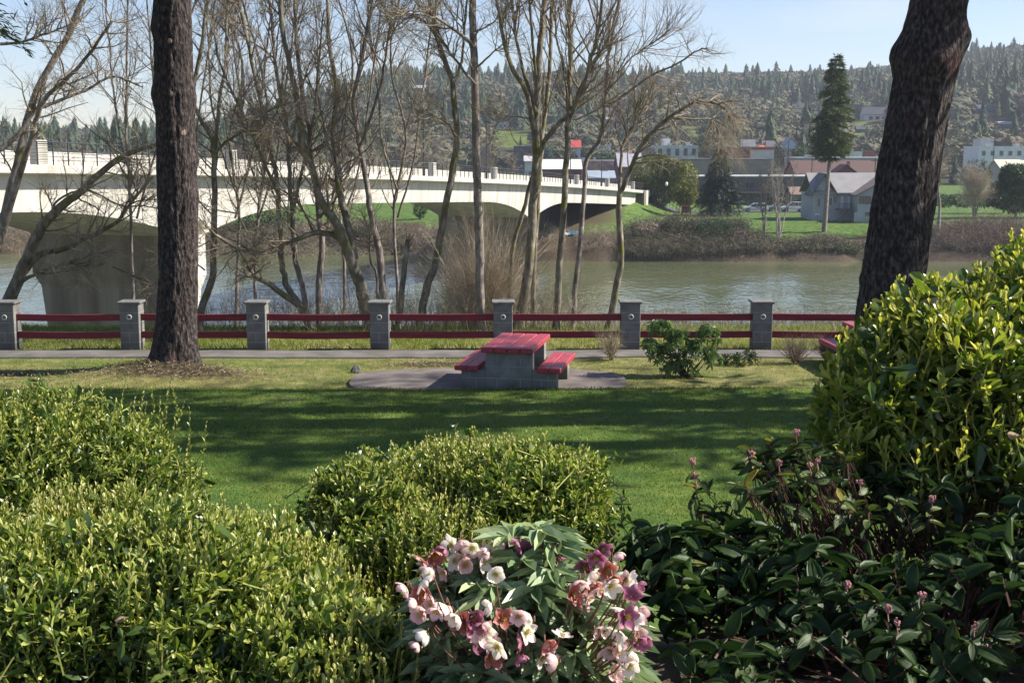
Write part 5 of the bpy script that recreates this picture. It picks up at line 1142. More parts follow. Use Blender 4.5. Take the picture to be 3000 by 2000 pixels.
bld('shop_building', 'pinkish shop building joined to the left of the pale office block', 1872, 1921, 436, 424, 12, (.34, .26, .24), (.40, .34, .32), 'flat', grid(3, 1, 1.4, 2.0, .2, .8, .75, .75))
bld('shed', 'lilac grey metal roofed hall left of the round olive trees', 1815, 1882, 451, 330, 14, (.24, .13, .13), LILAC, 'gable', grid(4, 1, 1.6, 1.2, .15, .85, .35, .35), rh=3.2)
bld('brick_building', 'red brick building with a white lower front, right of the dark spruce', 2150, 2270, 432, 400, 14, BRICK, (.30, .26, .25), 'flat', [(.2, .5, 2, 2.2), (.4, .5, 2, 2.2)])
bld('annex', 'white fronted annex below the orange roof in the town', 2203, 2268, 441, 396, 3, (.55, .52, .48), (.5, .3, .2), 'flat', ())
bld('kiosk', 'orange roofed pavilion on the red brick building', 2217, 2256, 425, 401, 6, (.35, .10, .04), (.62, .17, .05), 'hip', (), zb=at(2235, 437, 401).z, rh=1.1, cat='pavilion')
bld('rooftop_plant', 'white box unit on the roof of the red brick building', 2178, 2214, 411, 405, 5, WHITE, WHITE, 'flat', (), zb=at(2190, 434, 405).z, cat='rooftop unit')
bld('stair_tower', 'dark red stair tower framed in white beside the flagpole', 2241, 2269, 412, 406, 5, (.55, .53, .52), MAROON, 'flat', [(.5, .78, 1.9, 1.6)], cat='tower')
bld('store_building', 'wide store with a pale grey roof behind the tall conifer', 2335, 2610, 464, 380, 18, (.28, .26, .26), (.36, .36, .38), 'flat', ())
bld('store_building', 'long shop row with a rusty red roof behind the grey house', 2335, 2620, 473, 330, 14, (.20, .11, .09), (.115, .07, .06), 'gable', (), rh=3.4)
bld('gable_porch', 'maroon gable end with a white mast facing the river above the grey house', 2448, 2512, 484, 322, 6, MAROON, (.12, .04, .045), 'gable', (), rh=2.0, axis='y', cat='porch')
bld('white_house', 'small white building high between tall conifer and leaning pine', 2503, 2527, 446, 430, 6, WHITE, (.5, .5, .5), 'flat', [(.5, .8, 1, 1)], cat='house')
bld('brick_house', 'dark red building just left of the leaning pine trunk', 2533, 2566, 444, 440, 8, (.20, .07, .07), (.22, .10, .10), 'flat', grid(2, 1, 1, 1.2, .3, .7, .8, .8), cat='house')
bld('apartment_block', 'white apartment block with two rows of small windows at the right edge', 2868, 3080, 431, 420, 14, (.62, .63, .66), (.7, .7, .7), 'flat', grid(8, 2, 1.2, 1.5, .07, .93, .56, .84))
bld('rooftop_house', 'white upper storey rising behind the apartment block at the right', 2875, 2912, 409, 450, 8, WHITE, WHITE, 'flat', (), cat='building')
bld('carport', 'low building with a light sandy roof in front of the apartment block', 2935, 3060, 470, 330, 9, (.35, .33, .30), (.60, .55, .42), 'gable', (), rh=2.0)
bld('blue_house', 'pale blue house with a dark window standing in the middle of town', 2303, 2334, 404, 480, 7, (.38, .46, .54), (.34, .36, .40), 'gable', [(.35, .75, 1.6, 1.6), (.75, .75, 1.2, 1.6)], rh=2.0, axis='y', cat='house')
bld('store_building', 'store with a bright white roof and maroon front above the bridge railing', 1584, 1702, 470, 330, 14, (.15, .05, .06), (.72, .70, .68), 'gable', grid(3, 1, 1.8, 1.4, .3, .9, .4, .4), rh=2.2)
bld('shop_building', 'tan shop building with three dark windows over the bridge end', 1690, 1835, 473, 345, 12, (.33, .27, .24), (.33, .29, .27), 'flat', [(.33, .62, 1.3, 1.6), (.45, .62, 1.3, 1.6), (.57, .62, 1.3, 1.6)])
bld('shop_building', 'low blue-grey roofed building right over the bridge end', 1728, 1800, 503, 300, 9, (.22, .20, .20), (.27, .32, .38), 'gable', (), rh=1.5)
bld('red_roof_house', 'house with a bright red roof and white wall left of the straight forked trunk', 1670, 1701, 411, 520, 8, (.50, .52, .55), (.40, .07, .06), 'gable', [(.6, .6, 1, 1)], rh=2.8, cat='house')
bld('blue_house', 'dark roofed blue-grey house right of the red roofed house', 1742, 1788, 425, 500, 8, (.25, .30, .36), (.07, .09, .13), 'gable', [(.5, .6, 1, 1)], rh=3, cat='house')
bld('bungalow', 'flat pale roofed bungalow in deep shade below the green slope', 1505, 1552, 428, 500, 8, (.07, .08, .10), (.70, .68, .64), 'flat', (), cat='house')  # walls almost black, the deep shade being put into their colour
bld('bungalow', 'small white roofed bungalow right of the straight reddish trunk', 1408, 1436, 431, 500, 7, (.22, .2, .2), WHITE, 'flat', (), cat='house')
bld('white_house', 'little white house half hidden behind the bridge lamp pole', 1538, 1568, 458, 430, 7, (.5, .5, .52), (.45, .42, .42), 'gable', [(.5, .5, 1, 1)], rh=1.6, cat='house')
# houses up the hill
def hill_house(label, u, v, w_px, h_px, wall, roof, rtype='gable', name='house', rh_f=.45, win=2, axis='x'):
    g = G(u, v, 250)
    if g is None: return
    m = F / g.y; W = w_px / m; Hh = h_px / m
    bld(name, label, u - w_px / 2, u + w_px / 2, v - h_px, g.y, W * .6, wall, roof, rtype, grid(win, 1, W * .14, Hh * .25, .25, .75, .5, .5), rh=Hh * rh_f, zb=g.z - 1.5, cat='house', axis=axis)
hill_house('flat modern white house above the green slope, right of the straight trunk', 1468, 373, 46, 17, (.58, .58, .58), (.68, .68, .68), 'flat', win=3)
hill_house('grey house on the wooded ridge left of the straight trunk', 1232, 268, 68, 18, (.26, .24, .25), (.33, .32, .34), 'gable')
hill_house('wide dark roofed house high on the hill behind the fan shaped tree', 1618, 258, 52, 22, (.42, .40, .44), (.10, .075, .09), 'gable', win=3)
hill_house('white gabled house with a dark roof beside the meadow, left of the leaning pine', 2572, 350, 78, 36, (.66, .66, .64), (.05, .055, .07), 'gable', rh_f=.55, win=3)
hill_house('narrow tall white house gleaming on the hill left of the tall conifer', 2343, 314, 12, 24, (.72, .70, .66), (.45, .45, .45), 'gable', axis='y', win=1)
hill_house('dark long roofed house in the trees right of the leaning pine', 2890, 330, 50, 22, (.10, .11, .14), (.08, .09, .12), 'gable')
hill_house('small white house in the trees left of the arching tree', 1787, 332, 32, 15, (.62, .62, .6), (.12, .12, .13), 'gable')
hill_house('white house with two roofs lower down left of the arching tree', 1790, 358, 44, 14, (.55, .55, .55), (.30, .31, .34), 'gable')
hill_house('bright little white shed beside the hillside road', 1786, 380, 22, 12, (.72, .72, .7), (.72, .72, .7), 'flat', win=1)
hill_house('white gable far up the hill above the arching tree', 1870, 268, 16, 12, (.7, .7, .68), (.5, .5, .5), 'gable', win=1)
hill_house('long pale roofed house far up the hill above the arching tree', 1896, 276, 26, 11, (.5, .48, .46), (.6, .6, .6), 'gable', win=1)
hill_house('pale house in the trees above the arching tree, rightmost of three', 1985, 282, 24, 10, (.5, .5, .5), (.45, .45, .47), 'gable', win=1)
hill_house('dark blue house below the white gabled one beside the meadow', 2528, 388, 34, 18, (.10, .12, .17), (.07, .075, .1), 'gable')
hill_house('brown roofed house under the ridge left of the leaning pine', 2596, 222, 40, 9, (.30, .22, .18), (.42, .40, .38), 'flat', win=1)
hill_house('low house with pale eaves in the trees at the far right', 2960, 372, 60, 15, (.14, .15, .19), (.30, .31, .35), 'gable')
# ================================================================= far bank: street furniture
def pole_thing(name, label, cat, u, Y, vt, r=.05, vb=None):
    g = on(u, Y); p = at(u, vt, Y); z0 = g.z - .1
    t = thing(name, label, cat, (g.x, Y, z0)); mb = MB(); mb.tube([(g.x, Y, z0), (g.x, Y, z0 + .4), (g.x, Y, p.z)], [r * 1.6, r, r * .8], 8); mb.build('pole', M['lamp_black'], t); return t, Vector((g.x, Y, p.z))
t, p = pole_thing('street_lamp', 'single globe street lamp at the bridge landing, left of the red car', 'street lamp', 1951, 222, 545, .06)
mb = MB(); mb.tube([p, p + Vector((0, 0, .12)), p + Vector((0, 0, .38)), p + Vector((0, 0, .62)), p + Vector((0, 0, .7))], [.08, .2, .27, .18, .05], 10); mb.build('globe', M['glass_globe'], t, True)
t, p = pole_thing('traffic_light', 'traffic signal with a white backing at the bridge end', 'traffic light', 1901, 245, 512, .06)
mb = MB(); mb.box(p + Vector((0, 0, -.6)), (.34, .2, 1.1)); mb.build('signal_head', M['lamp_black'], t)
mb = MB(); mb.box(p + Vector((0, -.13, -.6)), (.12, .03, 1.0)); mb.build('backing', M['white_stuff'], t)
mb = MB(); mb.tube([p + Vector((0, 0, -.2)), p + Vector((-1.6, 0, -.1))], [.04, .04], 6); mb.build('arm', M['lamp_black'], t)
t, p = pole_thing('sign_post', 'white T-shaped sign post on the lawn left of the tall conifer trunk', 'sign', 2394, 212, 628, .05)
mb = MB(); mb.box(p, (.75, .06, .14)); mb.build('board', M['white_stuff'], t)
t, p = pole_thing('light_pole', 'slim pale light pole behind the white estate car', 'pole', 2191, 262, 520, .09)
t, p = pole_thing('utility_pole', 'grey utility pole in town right of the multi-stemmed birch', 'pole', 2306, 380, 415, .16)
for (u, Y, vt, lab) in [(2155, 345, 470, 'dark utility pole beside the red brick building, left one'), (2376, 330, 452, 'utility pole in front of the rusty roofed shop row'), (1862, 310, 452, 'utility pole left of the olive evergreens over the bridge end'), (2560, 300, 462, 'pale utility pole against the left side of the leaning pine'), (2905, 360, 408, 'thin utility pole before the white apartment block')]:
    t, p = pole_thing('utility_pole', lab, 'pole', u, Y, vt, .13)
    mb = MB(); mb.box(p + Vector((0, 0, -.7)), (2.2, .12, .14)); mb.build('crossarm', M['stem_wood'], t)
t, p = pole_thing('flagpole', 'white flagpole with a drooping flag above the red brick building', 'flagpole', 2239, 398, 379, .09)
mb = MB(); V = []
for i in range(7):
    for j in range(4): V.append((p.x - .08 - .12 * i + .05 * math.sin(j * 1.3), p.y + .12 * math.sin(i * 1.4 + j), p.z - .15 - j * .55 - .22 * i))
mb.add(V, [[i * 4 + j, i * 4 + j + 1, (i + 1) * 4 + j + 1, (i + 1) * 4 + j] for i in range(6) for j in range(3)]); mb.build('flag', wall_m((.55, .45, .45)), t)
# handrail stair down from the bridge end
mb = MB(); A = at(1912, 548, 240); B_ = at(1992, 606, 236); mb.tube([tuple(A), tuple(B_)], [.06, .06], 5); mb.tube([tuple(A - Vector((0, 0, .55))), tuple(B_ - Vector((0, 0, .55)))], [.05, .05], 5)
for k in range(9):
    q_ = A + (B_ - A) * k / 8; mb.tube([tuple(q_), tuple(q_ - Vector((0, 0, 1.15)))], [.045, .045], 4)
hr = tag(mb.build('handrail', M['lamp_black'], None, False, tuple(B_)), 'dark sloping handrail running down from the bridge end behind the red car', 'handrail')
tp = on(1677, 203); t = thing('tarp_shelter', 'small blue and white tarp shelter on the dirt bank under the bridge', 'shelter', tp); mb = MB(); nn = 7
V = [(tp.x + (i / 6 - .5) * 2.0 + R.gauss(0, .06), tp.y + (j / 3 - .5) * 1.6, tp.z + (1.0 - abs(j / 3 - .5) * 1.6) * (1 - .3 * abs(i / 6 - .5)) + R.gauss(0, .07)) for i in range(7) for j in range(4)]
mb.add(V, [[i * 4 + j, i * 4 + j + 1, (i + 1) * 4 + j + 1, (i + 1) * 4 + j] for i in range(6) for j in range(3)]); mb.build('cover', M['tarp'], t)
mb = MB()
for k in range(5): mb.box((tp.x - .9 + R.gauss(0, .2), tp.y - 1.0 + R.gauss(0, .2), tp.z + .15 + k * .05), (.35, .3, .3), R.random(), bev=.06)
mb.build('bag', M['white_stuff'], t)

# ================================================================= far bank: trees and thickets
def far_bare(label, u, Y, h, spread=.35, stems=1, m='twig', tr='bark_bare', n=(22, 9, 5), r0=.16, name='bare_tree', lean=0.0, t0=.22, tw=.022, tint=.45, group=None, upb=.3):
    g = on(u, Y); t = thing(name, label, 'tree', g, group); mbT, mbC = MB(), MB()
    c = dict(n=list(n), L=[h * spread, h * spread * .45, h * spread * .22], r=[.07, .035, tw], ang=[42, 40, 45], up=[upb, .2, .1], wander=[.16, .18, .2], t0=t0)
    for k in range(stems):
        a = R.gauss(lean, .05 if stems == 1 else .16); b_ = R.gauss(0, .05 if stems == 1 else .12); hh = h * R.uniform(.85, 1.0)
        pts = [(g.x + a * hh * s + R.gauss(0, .02 * h) * (s > 0) * (s < 1) * .5, g.y + b_ * hh * s, g.z - .1 + hh * s) for s in np.linspace(0, 1, 7)]
        rr = [r0 * (1.3 if s == 0 else 1) * (1 - .85 * s) + .01 for s in np.linspace(0, 1, 7)]
        mbT.tube(pts, rr, 6, .4); populate(mbC, pts, rr, c, 0, tint)
    mbT.build('trunk', M[tr], t, True); mbC.build('crown', M[m], t); return t
def far_leafy(label, blobs, u, Y, m, n, q, name='evergreen_tree', trunk_r=.2, tint=.45, cat='tree'):
    g = on(u, Y); t = thing(name, label, cat, g); mb = MB(); ctop = None
    for (bu, bv, ru, rv) in blobs:
        c_, r_ = lobe(bu, bv, Y, ru, rv, ru / px_m(Y) * .9); k = int(n / len(blobs)); d = rdir(k); rad = NR.uniform(.55, 1.0, k) ** .5 * (1 + .35 * (fbm(d[:, 0] * 2.5 + bu, d[:, 2] * 2.5 + d[:, 1], 3, 3) - .45) * 2)
        P = c_ + d * r_ * rad[:, None]; D = d * .5 + rdir(k) * .8; leaves(mb, LEAF_D, P, D, d + NR.normal(size=(k, 3)) * .6, q * NR.uniform(.6, 1.4, k), q * .6 * NR.uniform(.6, 1.4, k), np.clip(tint + NR.normal(size=k) * .2 + .3 * (fbm(P[:, 0] * .8, P[:, 2] * .8, 2, 7) - .4), 0, 1))
        ctop = c_
    mb.build('crown', M[m], t); mb = MB(); mb.tube([(g.x, g.y, g.z - .2), (g.x, g.y, (g.z + ctop[2]) / 2), tuple(ctop)], [trunk_r * 1.4, trunk_r, trunk_r * .6], 8); mb.build('trunk', M['bark_bare'], t, True); return t
def far_conifer(label, u, Y, h, rad, clear, m='needle_far', nwh=26, per=8, q=.5, shape=.8, name='conifer', tint=.5, droop=.25, dens=1.0, lean=0, gap=0.0):
    g = on(u, Y); t = thing(name, label, 'tree', g); ax = [(g.x, g.y, g.z - .2), (g.x + lean * .5, g.y, g.z + h * .5), (g.x + lean, g.y, g.z + h)]
    mb = MB(); mb.tube(smooth_poly(ax, 12), list(np.linspace(.42, .03, 13) * h / 28 + .01), 10); mb.build('trunk', M['bark_bare'], t, True)
    conifer_crown(ax, g.z + clear, g.z + h, rad, nwh, per, m, t, dens, q, q * .4, droop, shape, tint=tint, min_r=.3, gap=gap); return t
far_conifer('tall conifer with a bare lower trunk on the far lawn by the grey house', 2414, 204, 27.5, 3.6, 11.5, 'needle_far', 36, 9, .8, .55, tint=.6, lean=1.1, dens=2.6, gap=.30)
far_conifer('dark bluish spruce with drooping tiers behind the parked cars', 2105, 232, 12.3, 4.9, .8, 'needle_blue', 20, 12, .8, .8, name='spruce_tree', tint=.4, droop=.35, dens=1.6)
far_leafy('bushy olive-green evergreen at the bridge landing, left of the lower round one', [(1905, 520, 55, 62), (1945, 505, 35, 50), (1880, 555, 35, 40), (1935, 560, 50, 45)], 1915, 246, 'olive_leaf', 12000, .6)
far_leafy('rounded olive-green evergreen above the red car', [(2000, 535, 42, 62), (1985, 500, 22, 30), (2012, 570, 32, 34)], 2000, 243, 'olive_leaf', 9000, .55, tint=.55)
far_leafy('dense dark green tree on the lawn at the right edge', [(2975, 520, 50, 38), (2960, 575, 70, 48), (3030, 560, 70, 60)], 2975, 225, 'dark_leaf', 12000, .6, tint=.45)
far_leafy('small dark conifer-like shrub on the lawn beneath the bridge', [(1231, 612, 20, 26)], 1231, 224, 'dark_leaf', 900, .4, cat='shrub', name='shrub')
far_leafy('dark evergreen mass under the bridge left of the lawn', [(770, 655, 60, 40), (830, 665, 60, 34), (700, 680, 60, 30)], 780, 217, 'dark_leaf', 3600, .6, cat='shrub', name='shrub', tint=.3)
far_leafy('dark clipped hedge along the back of the lawn, right of the leaning pine', [(2700 + 60 * k, 588, 40, 17) for k in range(5)], 2800, 240, 'dark_leaf', 4500, .5, cat='hedge', name='hedge', tint=.15, trunk_r=.1)
for (u, v, ru, rv, Y, mm, lab) in [(2345, 450, 26, 22, 440, 'dark_leaf', 'dark green round tree in town left of the tall conifer'), (2300, 462, 24, 24, 400, 'forest_bare', 'grey-brown round leafless tree in town below the pale blue house'), (2105, 440, 40, 30, 470, 'forest_bare', 'grey-brown leafless tree rising behind the dark spruce'), (2290, 425, 40, 26, 520, 'forest_bare', 'broad brownish leafless tree in town behind the flagpole'), (2060, 428, 30, 30, 520, 'dark_leaf', 'dark evergreen behind the right end of the pale office block'), (1850, 440, 46, 26, 470, 'forest_bare', 'grey leafless tree in town above the lilac roofed hall'), (1640, 445, 46, 34, 470, 'forest_bare', 'brown-grey leafless tree behind the white roofed store'), (1760, 455, 40, 22, 440, 'dark_leaf', 'dark green shrub-like tree over the tan shop building'), (2800, 440, 55, 50, 470, 'forest_bare', 'hazy leafless tree in town just right of the leaning pine'), (1590, 440, 30, 40, 460, 'needle_blue', 'dark bluish evergreen behind the white roofed store, left side'), (2860, 500, 40, 34, 300, 'forest_bare', 'grey leafless tree in front of the apartment block'), (1965, 385, 60, 30, 560, 'forest_bare', 'low brown leafless grove on the slope behind the office block'), (2440, 452, 36, 20, 470, 'forest_bare', 'grey leafless tree behind the store, right of the tall conifer')]:
    far_leafy(lab, [(u, v, ru, rv), (u - ru * .5, v + rv * .4, ru * .6, rv * .6), (u + ru * .5, v + rv * .5, ru * .6, rv * .6)], u, Y, mm, 1500, .9 * Y / 420, 'town_tree', .25, .45)
far_bare('bare multi-stemmed birch clump with pale stems on the far bank lawn', 2282, 199, 13.0, .22, 9, 'twig', 'birch', (9, 6, 4), .10, 'birch_tree', t0=.4)
far_bare('dark bare tree leaning left beside the pale birch clump', 2238, 200, 11.0, .30, 2, 'twig', 'bark_bare', (14, 7, 4), .18, t0=.35)
far_bare('bare tree on the far bank lawn just right of the leaning pine', 2748, 202, 15.0, .34, 1, 'twig', 'bark_bare', (20, 9, 5), .26, t0=.35, lean=.03)
for (u, v, ru, rv, Y, mm, lab) in [(1900, 672, 34, 24, 199, 'brush_tan', 'tan rounded bush at the left end of the far bank bramble thicket'), (1985, 655, 40, 24, 199, 'bramble', 'grey-green bush in the bramble thicket below the red car'), (2085, 668, 46, 26, 198, 'dark_leaf', 'dark green bush in the middle of the far bank bramble thicket'), (2160, 690, 34, 22, 197.5, 'brush_purple', 'reddish bush at the right end of the far bank bramble thicket'), (2345, 720, 40, 16, 197, 'bramble', 'low olive bush on the shore below the birch clump'), (2460, 728, 44, 15, 196.8, 'dark_leaf', 'low dark green bush on the shore left of the leaning pine'), (2790, 712, 40, 28, 198, 'brush_tan', 'tan bush on the shore just right of the leaning pine'), (2930, 700, 46, 30, 198, 'brush_purple', 'dark reddish bush on the shore near the right edge'), (1050, 665, 46, 28, 213, 'bramble', 'olive bush on the far shore under the middle of the bridge'), (925, 675, 40, 26, 214, 'brush_tan', 'tan bush on the far shore behind the dense clump')]:
    far_leafy(lab, [(u, v, ru, rv), (u - ru * .6, v + rv * .4, ru * .6, rv * .6), (u + ru * .6, v + rv * .4, ru * .7, rv * .6)], u, Y, mm, 3200, .34, 'bank_bush', .08, .5, 'bush')
wl_ = far_bare('broad tan leafless willow behind the bare tree, right of the leaning pine', 2855, 222, 7.8, .55, 6, 'brush_tan', 'bark_bare', (22, 10, 6), .14, 'willow_tree', t0=.2, tw=.018, tint=.5, upb=.05)
for k, (u, Y, h, mm, lab) in enumerate([(1250, 300, 14, 'brush_purple', 'brown leafless tree behind the bridge railing, left of the straight trunk'), (1305, 310, 13, 'brush_tan', 'tan leafless tree behind the bridge railing, beside the straight trunk'), (1440, 300, 15, 'brush_purple', 'wide brownish leafless tree over the bridge railing, right of the straight trunk'), (1500, 300, 11, 'brush_purple', 'low reddish leafless tree over the bridge railing, left of the fan shaped tree'), (1100, 290, 13, 'brush_tan', 'tan leafless tree over the bridge railing behind the broken stump'), (1010, 290, 15, 'brush_purple', 'brown leafless tree over the bridge railing behind the thick leaning tree'), (905, 285, 14, 'brush_tan', 'tan leafless tree over the bridge railing behind the dense clump'), (800, 285, 13, 'brush_purple', 'brown leafless tree over the bridge railing, left of the dense clump'), (690, 285, 14, 'brush_purple', 'brown leafless tree over the bridge railing right of the left pine'), (180, 290, 16, 'brush_purple', 'rounded reddish leafless tree above the bridge railing at the far left'), (640, 300, 12, 'brush_tan', 'tan leafless tree just right of the left pine, over the railing'), (1165, 305, 11, 'brush_purple', 'brownish leafless tree over the bridge railing behind the leaning trunk'), (2640, 260, 10, 'brush_tan', 'tan leafless tree behind the grey house, beside the leaning pine'), (1760, 330, 8, 'brush_purple', 'purple-brown leafless tree among the shops over the bridge end'), (2420, 345, 9, 'brush_purple', 'purple-brown leafless tree in front of the shop row, behind the tall conifer')]):
    far_bare(lab, u, Y, h, .36, 2, mm, 'bark_bare', (18, 9, 5), .18, t0=.15, tw=.035, tint=.45)
def thicket(label, blobs, Y, m, n, h, name='bramble_thicket', leafy=0, r=.012, arch=.5):
    c0 = on(blobs[0][0], Y); t = thing(name, label, 'thicket', c0); mb = MB(); mbL = MB()
    for (u0, u1, v0, v1, ya, yb) in blobs:
        for k in range(int(n / len(blobs))):
            u = R.uniform(u0, u1); y = R.uniform(ya, yb); p = on(u, y); hh = h * R.uniform(.5, 1.1) * (.45 + .55 * math.sin(PI * (u - u0) / (u1 - u0)) ** .5)
            d = Vector((R.gauss(0, arch), R.gauss(-.1, arch), 1)).normalized(); e = Vector((R.gauss(0, .6), R.gauss(0, .6), -.5))
            pts = [tuple(p + d * hh * s * .9 + e * hh * .45 * s * s) for s in (0, .3, .6, .85, 1)]; tn = R.random(); mb.tube(pts, [r, r, r * .8, r * .6, r * .4], 3, tn)
            for _ in range(3):
                s = R.uniform(.3, 1); q_ = np.array(p + d * hh * s * .9 + e * hh * .45 * s * s); w_ = q_ + NR.normal(size=3) * .3 * hh; mb.tube([q_, (q_ + w_) / 2 + NR.normal(size=3) * .06 * hh, w_], [r * .7, r * .6, r * .4], 3, tn)
            if leafy:
                P = np.array([pts[R.randint(1, 4)] for _ in range(leafy)]) + NR.normal(size=(leafy, 3)) * .25 * hh; leaves(mbL, LEAF_D, P, rdir(leafy), rdir(leafy), .22, .16, np.clip(NR.normal(size=leafy) * .22 + .45, 0, 1))
    mb.build('stem', M[m], t)
    if leafy: mbL.build('foliage', M['bramble'], t)
    return t
thicket('big grey-green bramble thicket on the far bank right of the bridge', [(1860, 2195, 0, 0, 196, 210), (1830, 2010, 0, 0, 196, 204), (1850, 2250, 0, 0, 195.4, 200)], 205, 'brush_tan', 3000, 3.3, leafy=22, r=.014)
thicket('dry tan brush on the water edge at the foot of the dirt slope', [(1690, 1860, 0, 0, 196.5, 203)], 200, 'brush_tan', 800, 2.3, 'dry_thicket')
thicket('purple-brown brush along the far bank at the right edge', [(2735, 3040, 0, 0, 195.5, 206)], 201, 'brush_purple', 1900, 4.2, 'dry_thicket', r=.018)
thicket('scrubby tan undergrowth along the shore below the birch clump', [(2190, 2560, 0, 0, 195.6, 199)], 198, 'brush_tan', 1300, 1.5, 'dry_thicket', leafy=12, r=.014)
thicket('dry yellowish brush on the far shore beneath the bridge, left of the far pier', [(1180, 1420, 0, 0, 199, 212)], 205, 'brush_tan', 1100, 2.6, 'dry_thicket', leafy=3, r=.018)
thicket('dark mixed brush along the far shore under the bridge, behind the bare clump', [(620, 1190, 0, 0, 206, 218)], 212, 'brush_tan', 1800, 3.0, 'dry_thicket', leafy=14, r=.015)
thicket('tangled branches on the shore right behind the far bridge pier', [(1592, 1660, 0, 0, 198, 205)], 200, 'brush_tan', 160, 2.4, 'dry_thicket')
thicket('brush on the far shore at the left edge of the picture, behind the pier', [(-60, 200, 0, 0, 208, 220)], 212, 'brush_tan', 420, 2.8, 'dry_thicket', leafy=3)
# ================================================================= wooded hills
def tree_proto_conifer(k):
    rr = random.Random(k); V = []; Fc = []; tiers = 10
    for i in range(tiers):
        z0 = .10 + .86 * i / tiers; z1 = z0 + .24 * (1 - .5 * i / tiers); r = .20 * (1 - i / tiers) ** .85 + .025; n = 10
        for j in range(n):
            a = 2 * PI * (j + rr.random() * .7) / n; w_ = .27; rk = r * rr.uniform(.6, 1.25); b = len(V)
            V += [(0.012 * math.cos(a), .012 * math.sin(a), min(1.0, z1)), (rk * math.cos(a - w_), rk * math.sin(a - w_), z0 + rr.uniform(-.02, .03)), (rk * 1.15 * math.cos(a), rk * 1.15 * math.sin(a), z0 - .03), (rk * math.cos(a + w_), rk * math.sin(a + w_), z0 + rr.uniform(-.02, .03))]
            Fc += [[b, b + 1, b + 2], [b, b + 2, b + 3]]
    return np.array(V, float), np.array(Fc)
def tree_proto_bare(k):
    g = np.random.default_rng(k); n = 120; d = g.normal(size=(n, 3)); d /= np.linalg.norm(d, axis=1, keepdims=True); r = g.uniform(.35, 1, n) ** .6
    c = np.array([0, 0, .62]) + d * np.array([.36, .36, .36]) * (.8 + .35 * r[:, None]); V = []; Fc = []
    nr_, nc_ = 6, 8
    for i in range(nr_ + 1):
        for j in range(nc_):
            ph = PI * i / nr_; a = 2 * PI * (j + .5 * (i % 2)) / nc_; q_ = g.uniform(.82, 1.08)
            V.append((.35 * q_ * math.sin(ph) * math.cos(a), .35 * q_ * math.sin(ph) * math.sin(a), .60 + .36 * q_ * math.cos(ph)))
    for i in range(nr_):
        for j in range(nc_):
            a0, a1, b0, b1 = i * nc_ + j, i * nc_ + (j + 1) % nc_, (i + 1) * nc_ + j, (i + 1) * nc_ + (j + 1) % nc_
            Fc += [[a0, b0, b1], [a0, b1, a1]]
    for p in c:
        q = p - np.array([0, 0, .45]) + g.normal(size=3) * .5; q = q / np.linalg.norm(q); s = np.cross(q, g.normal(size=3)); s /= np.linalg.norm(s); L_ = g.uniform(.05, .10); b = len(V)
        V += [p - q * L_ * .6, p + s * .03, p + q * L_, p - s * .03]; Fc += [[b, b + 1, b + 2], [b, b + 2, b + 3]]
    b = len(V); V += [(-.02, 0, 0), (.02, 0, 0), (.012, 0, .6), (-.012, 0, .6)]; Fc += [[b, b + 1, b + 2], [b, b + 2, b + 3]]
    return np.array(V, float), np.array(Fc)
CON = [tree_proto_conifer(k) for k in range(4)]; BAR = [tree_proto_bare(k) for k in range(4)]
def scatter_mesh(mb, protos, P, hgt, wid, tint):
    which = NR.integers(0, len(protos), len(P))
    for k, (V, Fc) in enumerate(protos):
        i = np.where(which == k)[0]
        if not len(i): continue
        a = NR.uniform(0, 6.28, len(i)); c, s = np.cos(a)[:, None], np.sin(a)[:, None]
        X = (V[None, :, 0] * c - V[None, :, 1] * s) * wid[i][:, None]; Yv = (V[None, :, 0] * s + V[None, :, 1] * c) * wid[i][:, None]; Z = V[None, :, 2] * hgt[i][:, None]
        W_ = np.stack([X, Yv, Z], -1) + P[i][:, None]; kk = len(V); n0 = mb.n
        mb.v.append(W_.reshape(-1, 3)); mb.t.append(np.repeat(tint[i], kk)); mb.n += len(i) * kk
        mb.f.setdefault(3, []).append((Fc[None] + (np.arange(len(i)) * kk)[:, None, None] + n0).reshape(-1, 3))
SITES = []
for o in C.objects:
    if o.get('category') in ('house', 'building', 'tower', 'pavilion') and o.location.y > 290: SITES.append((o.location.x, o.location.y))
SITES = np.array(SITES)
n = 27000; y = np.sqrt(NR.uniform(395 ** 2, 1330 ** 2, n)); x = NR.uniform(-.62, .56, n) * y
z = terrain(x, y); md = z_mead(x, y); u_ = 1500 + F * x / y * 1.011
keep = (md < .22) & ~((y < 520) & (NR.random(n) < .8)) & ~((y < 460) & (u_ > 1560) & (NR.random(n) < .7))
# keep the line of sight to each house open
hgt = NR.uniform(7, 15, n)
VIS = [(sx / sy, 9 / sy, (gz(sx, sy) + 1.0 - CZ) / sy, sy) for (sx, sy) in SITES] + [(mx_ / my_, .8 * rx / my_, (gz(mx_, my_ - ry * .4) - CZ) / (my_ - ry * .4), my_) for (mx_, my_, rx, ry) in MEADOWS]
for (t_, hw2, ang_, sy) in VIS: keep &= ~((np.abs(x / y - t_) < hw2) & (y < sy + 6) & ((z + hgt - CZ) / y > ang_))
for (sx, sy) in SITES:
    keep &= ~((np.abs(x - sx) < 12) & (np.abs(y - sy) < 14))
x, y, z, u_, hgt = x[keep], y[keep], z[keep], u_[keep], hgt[keep]
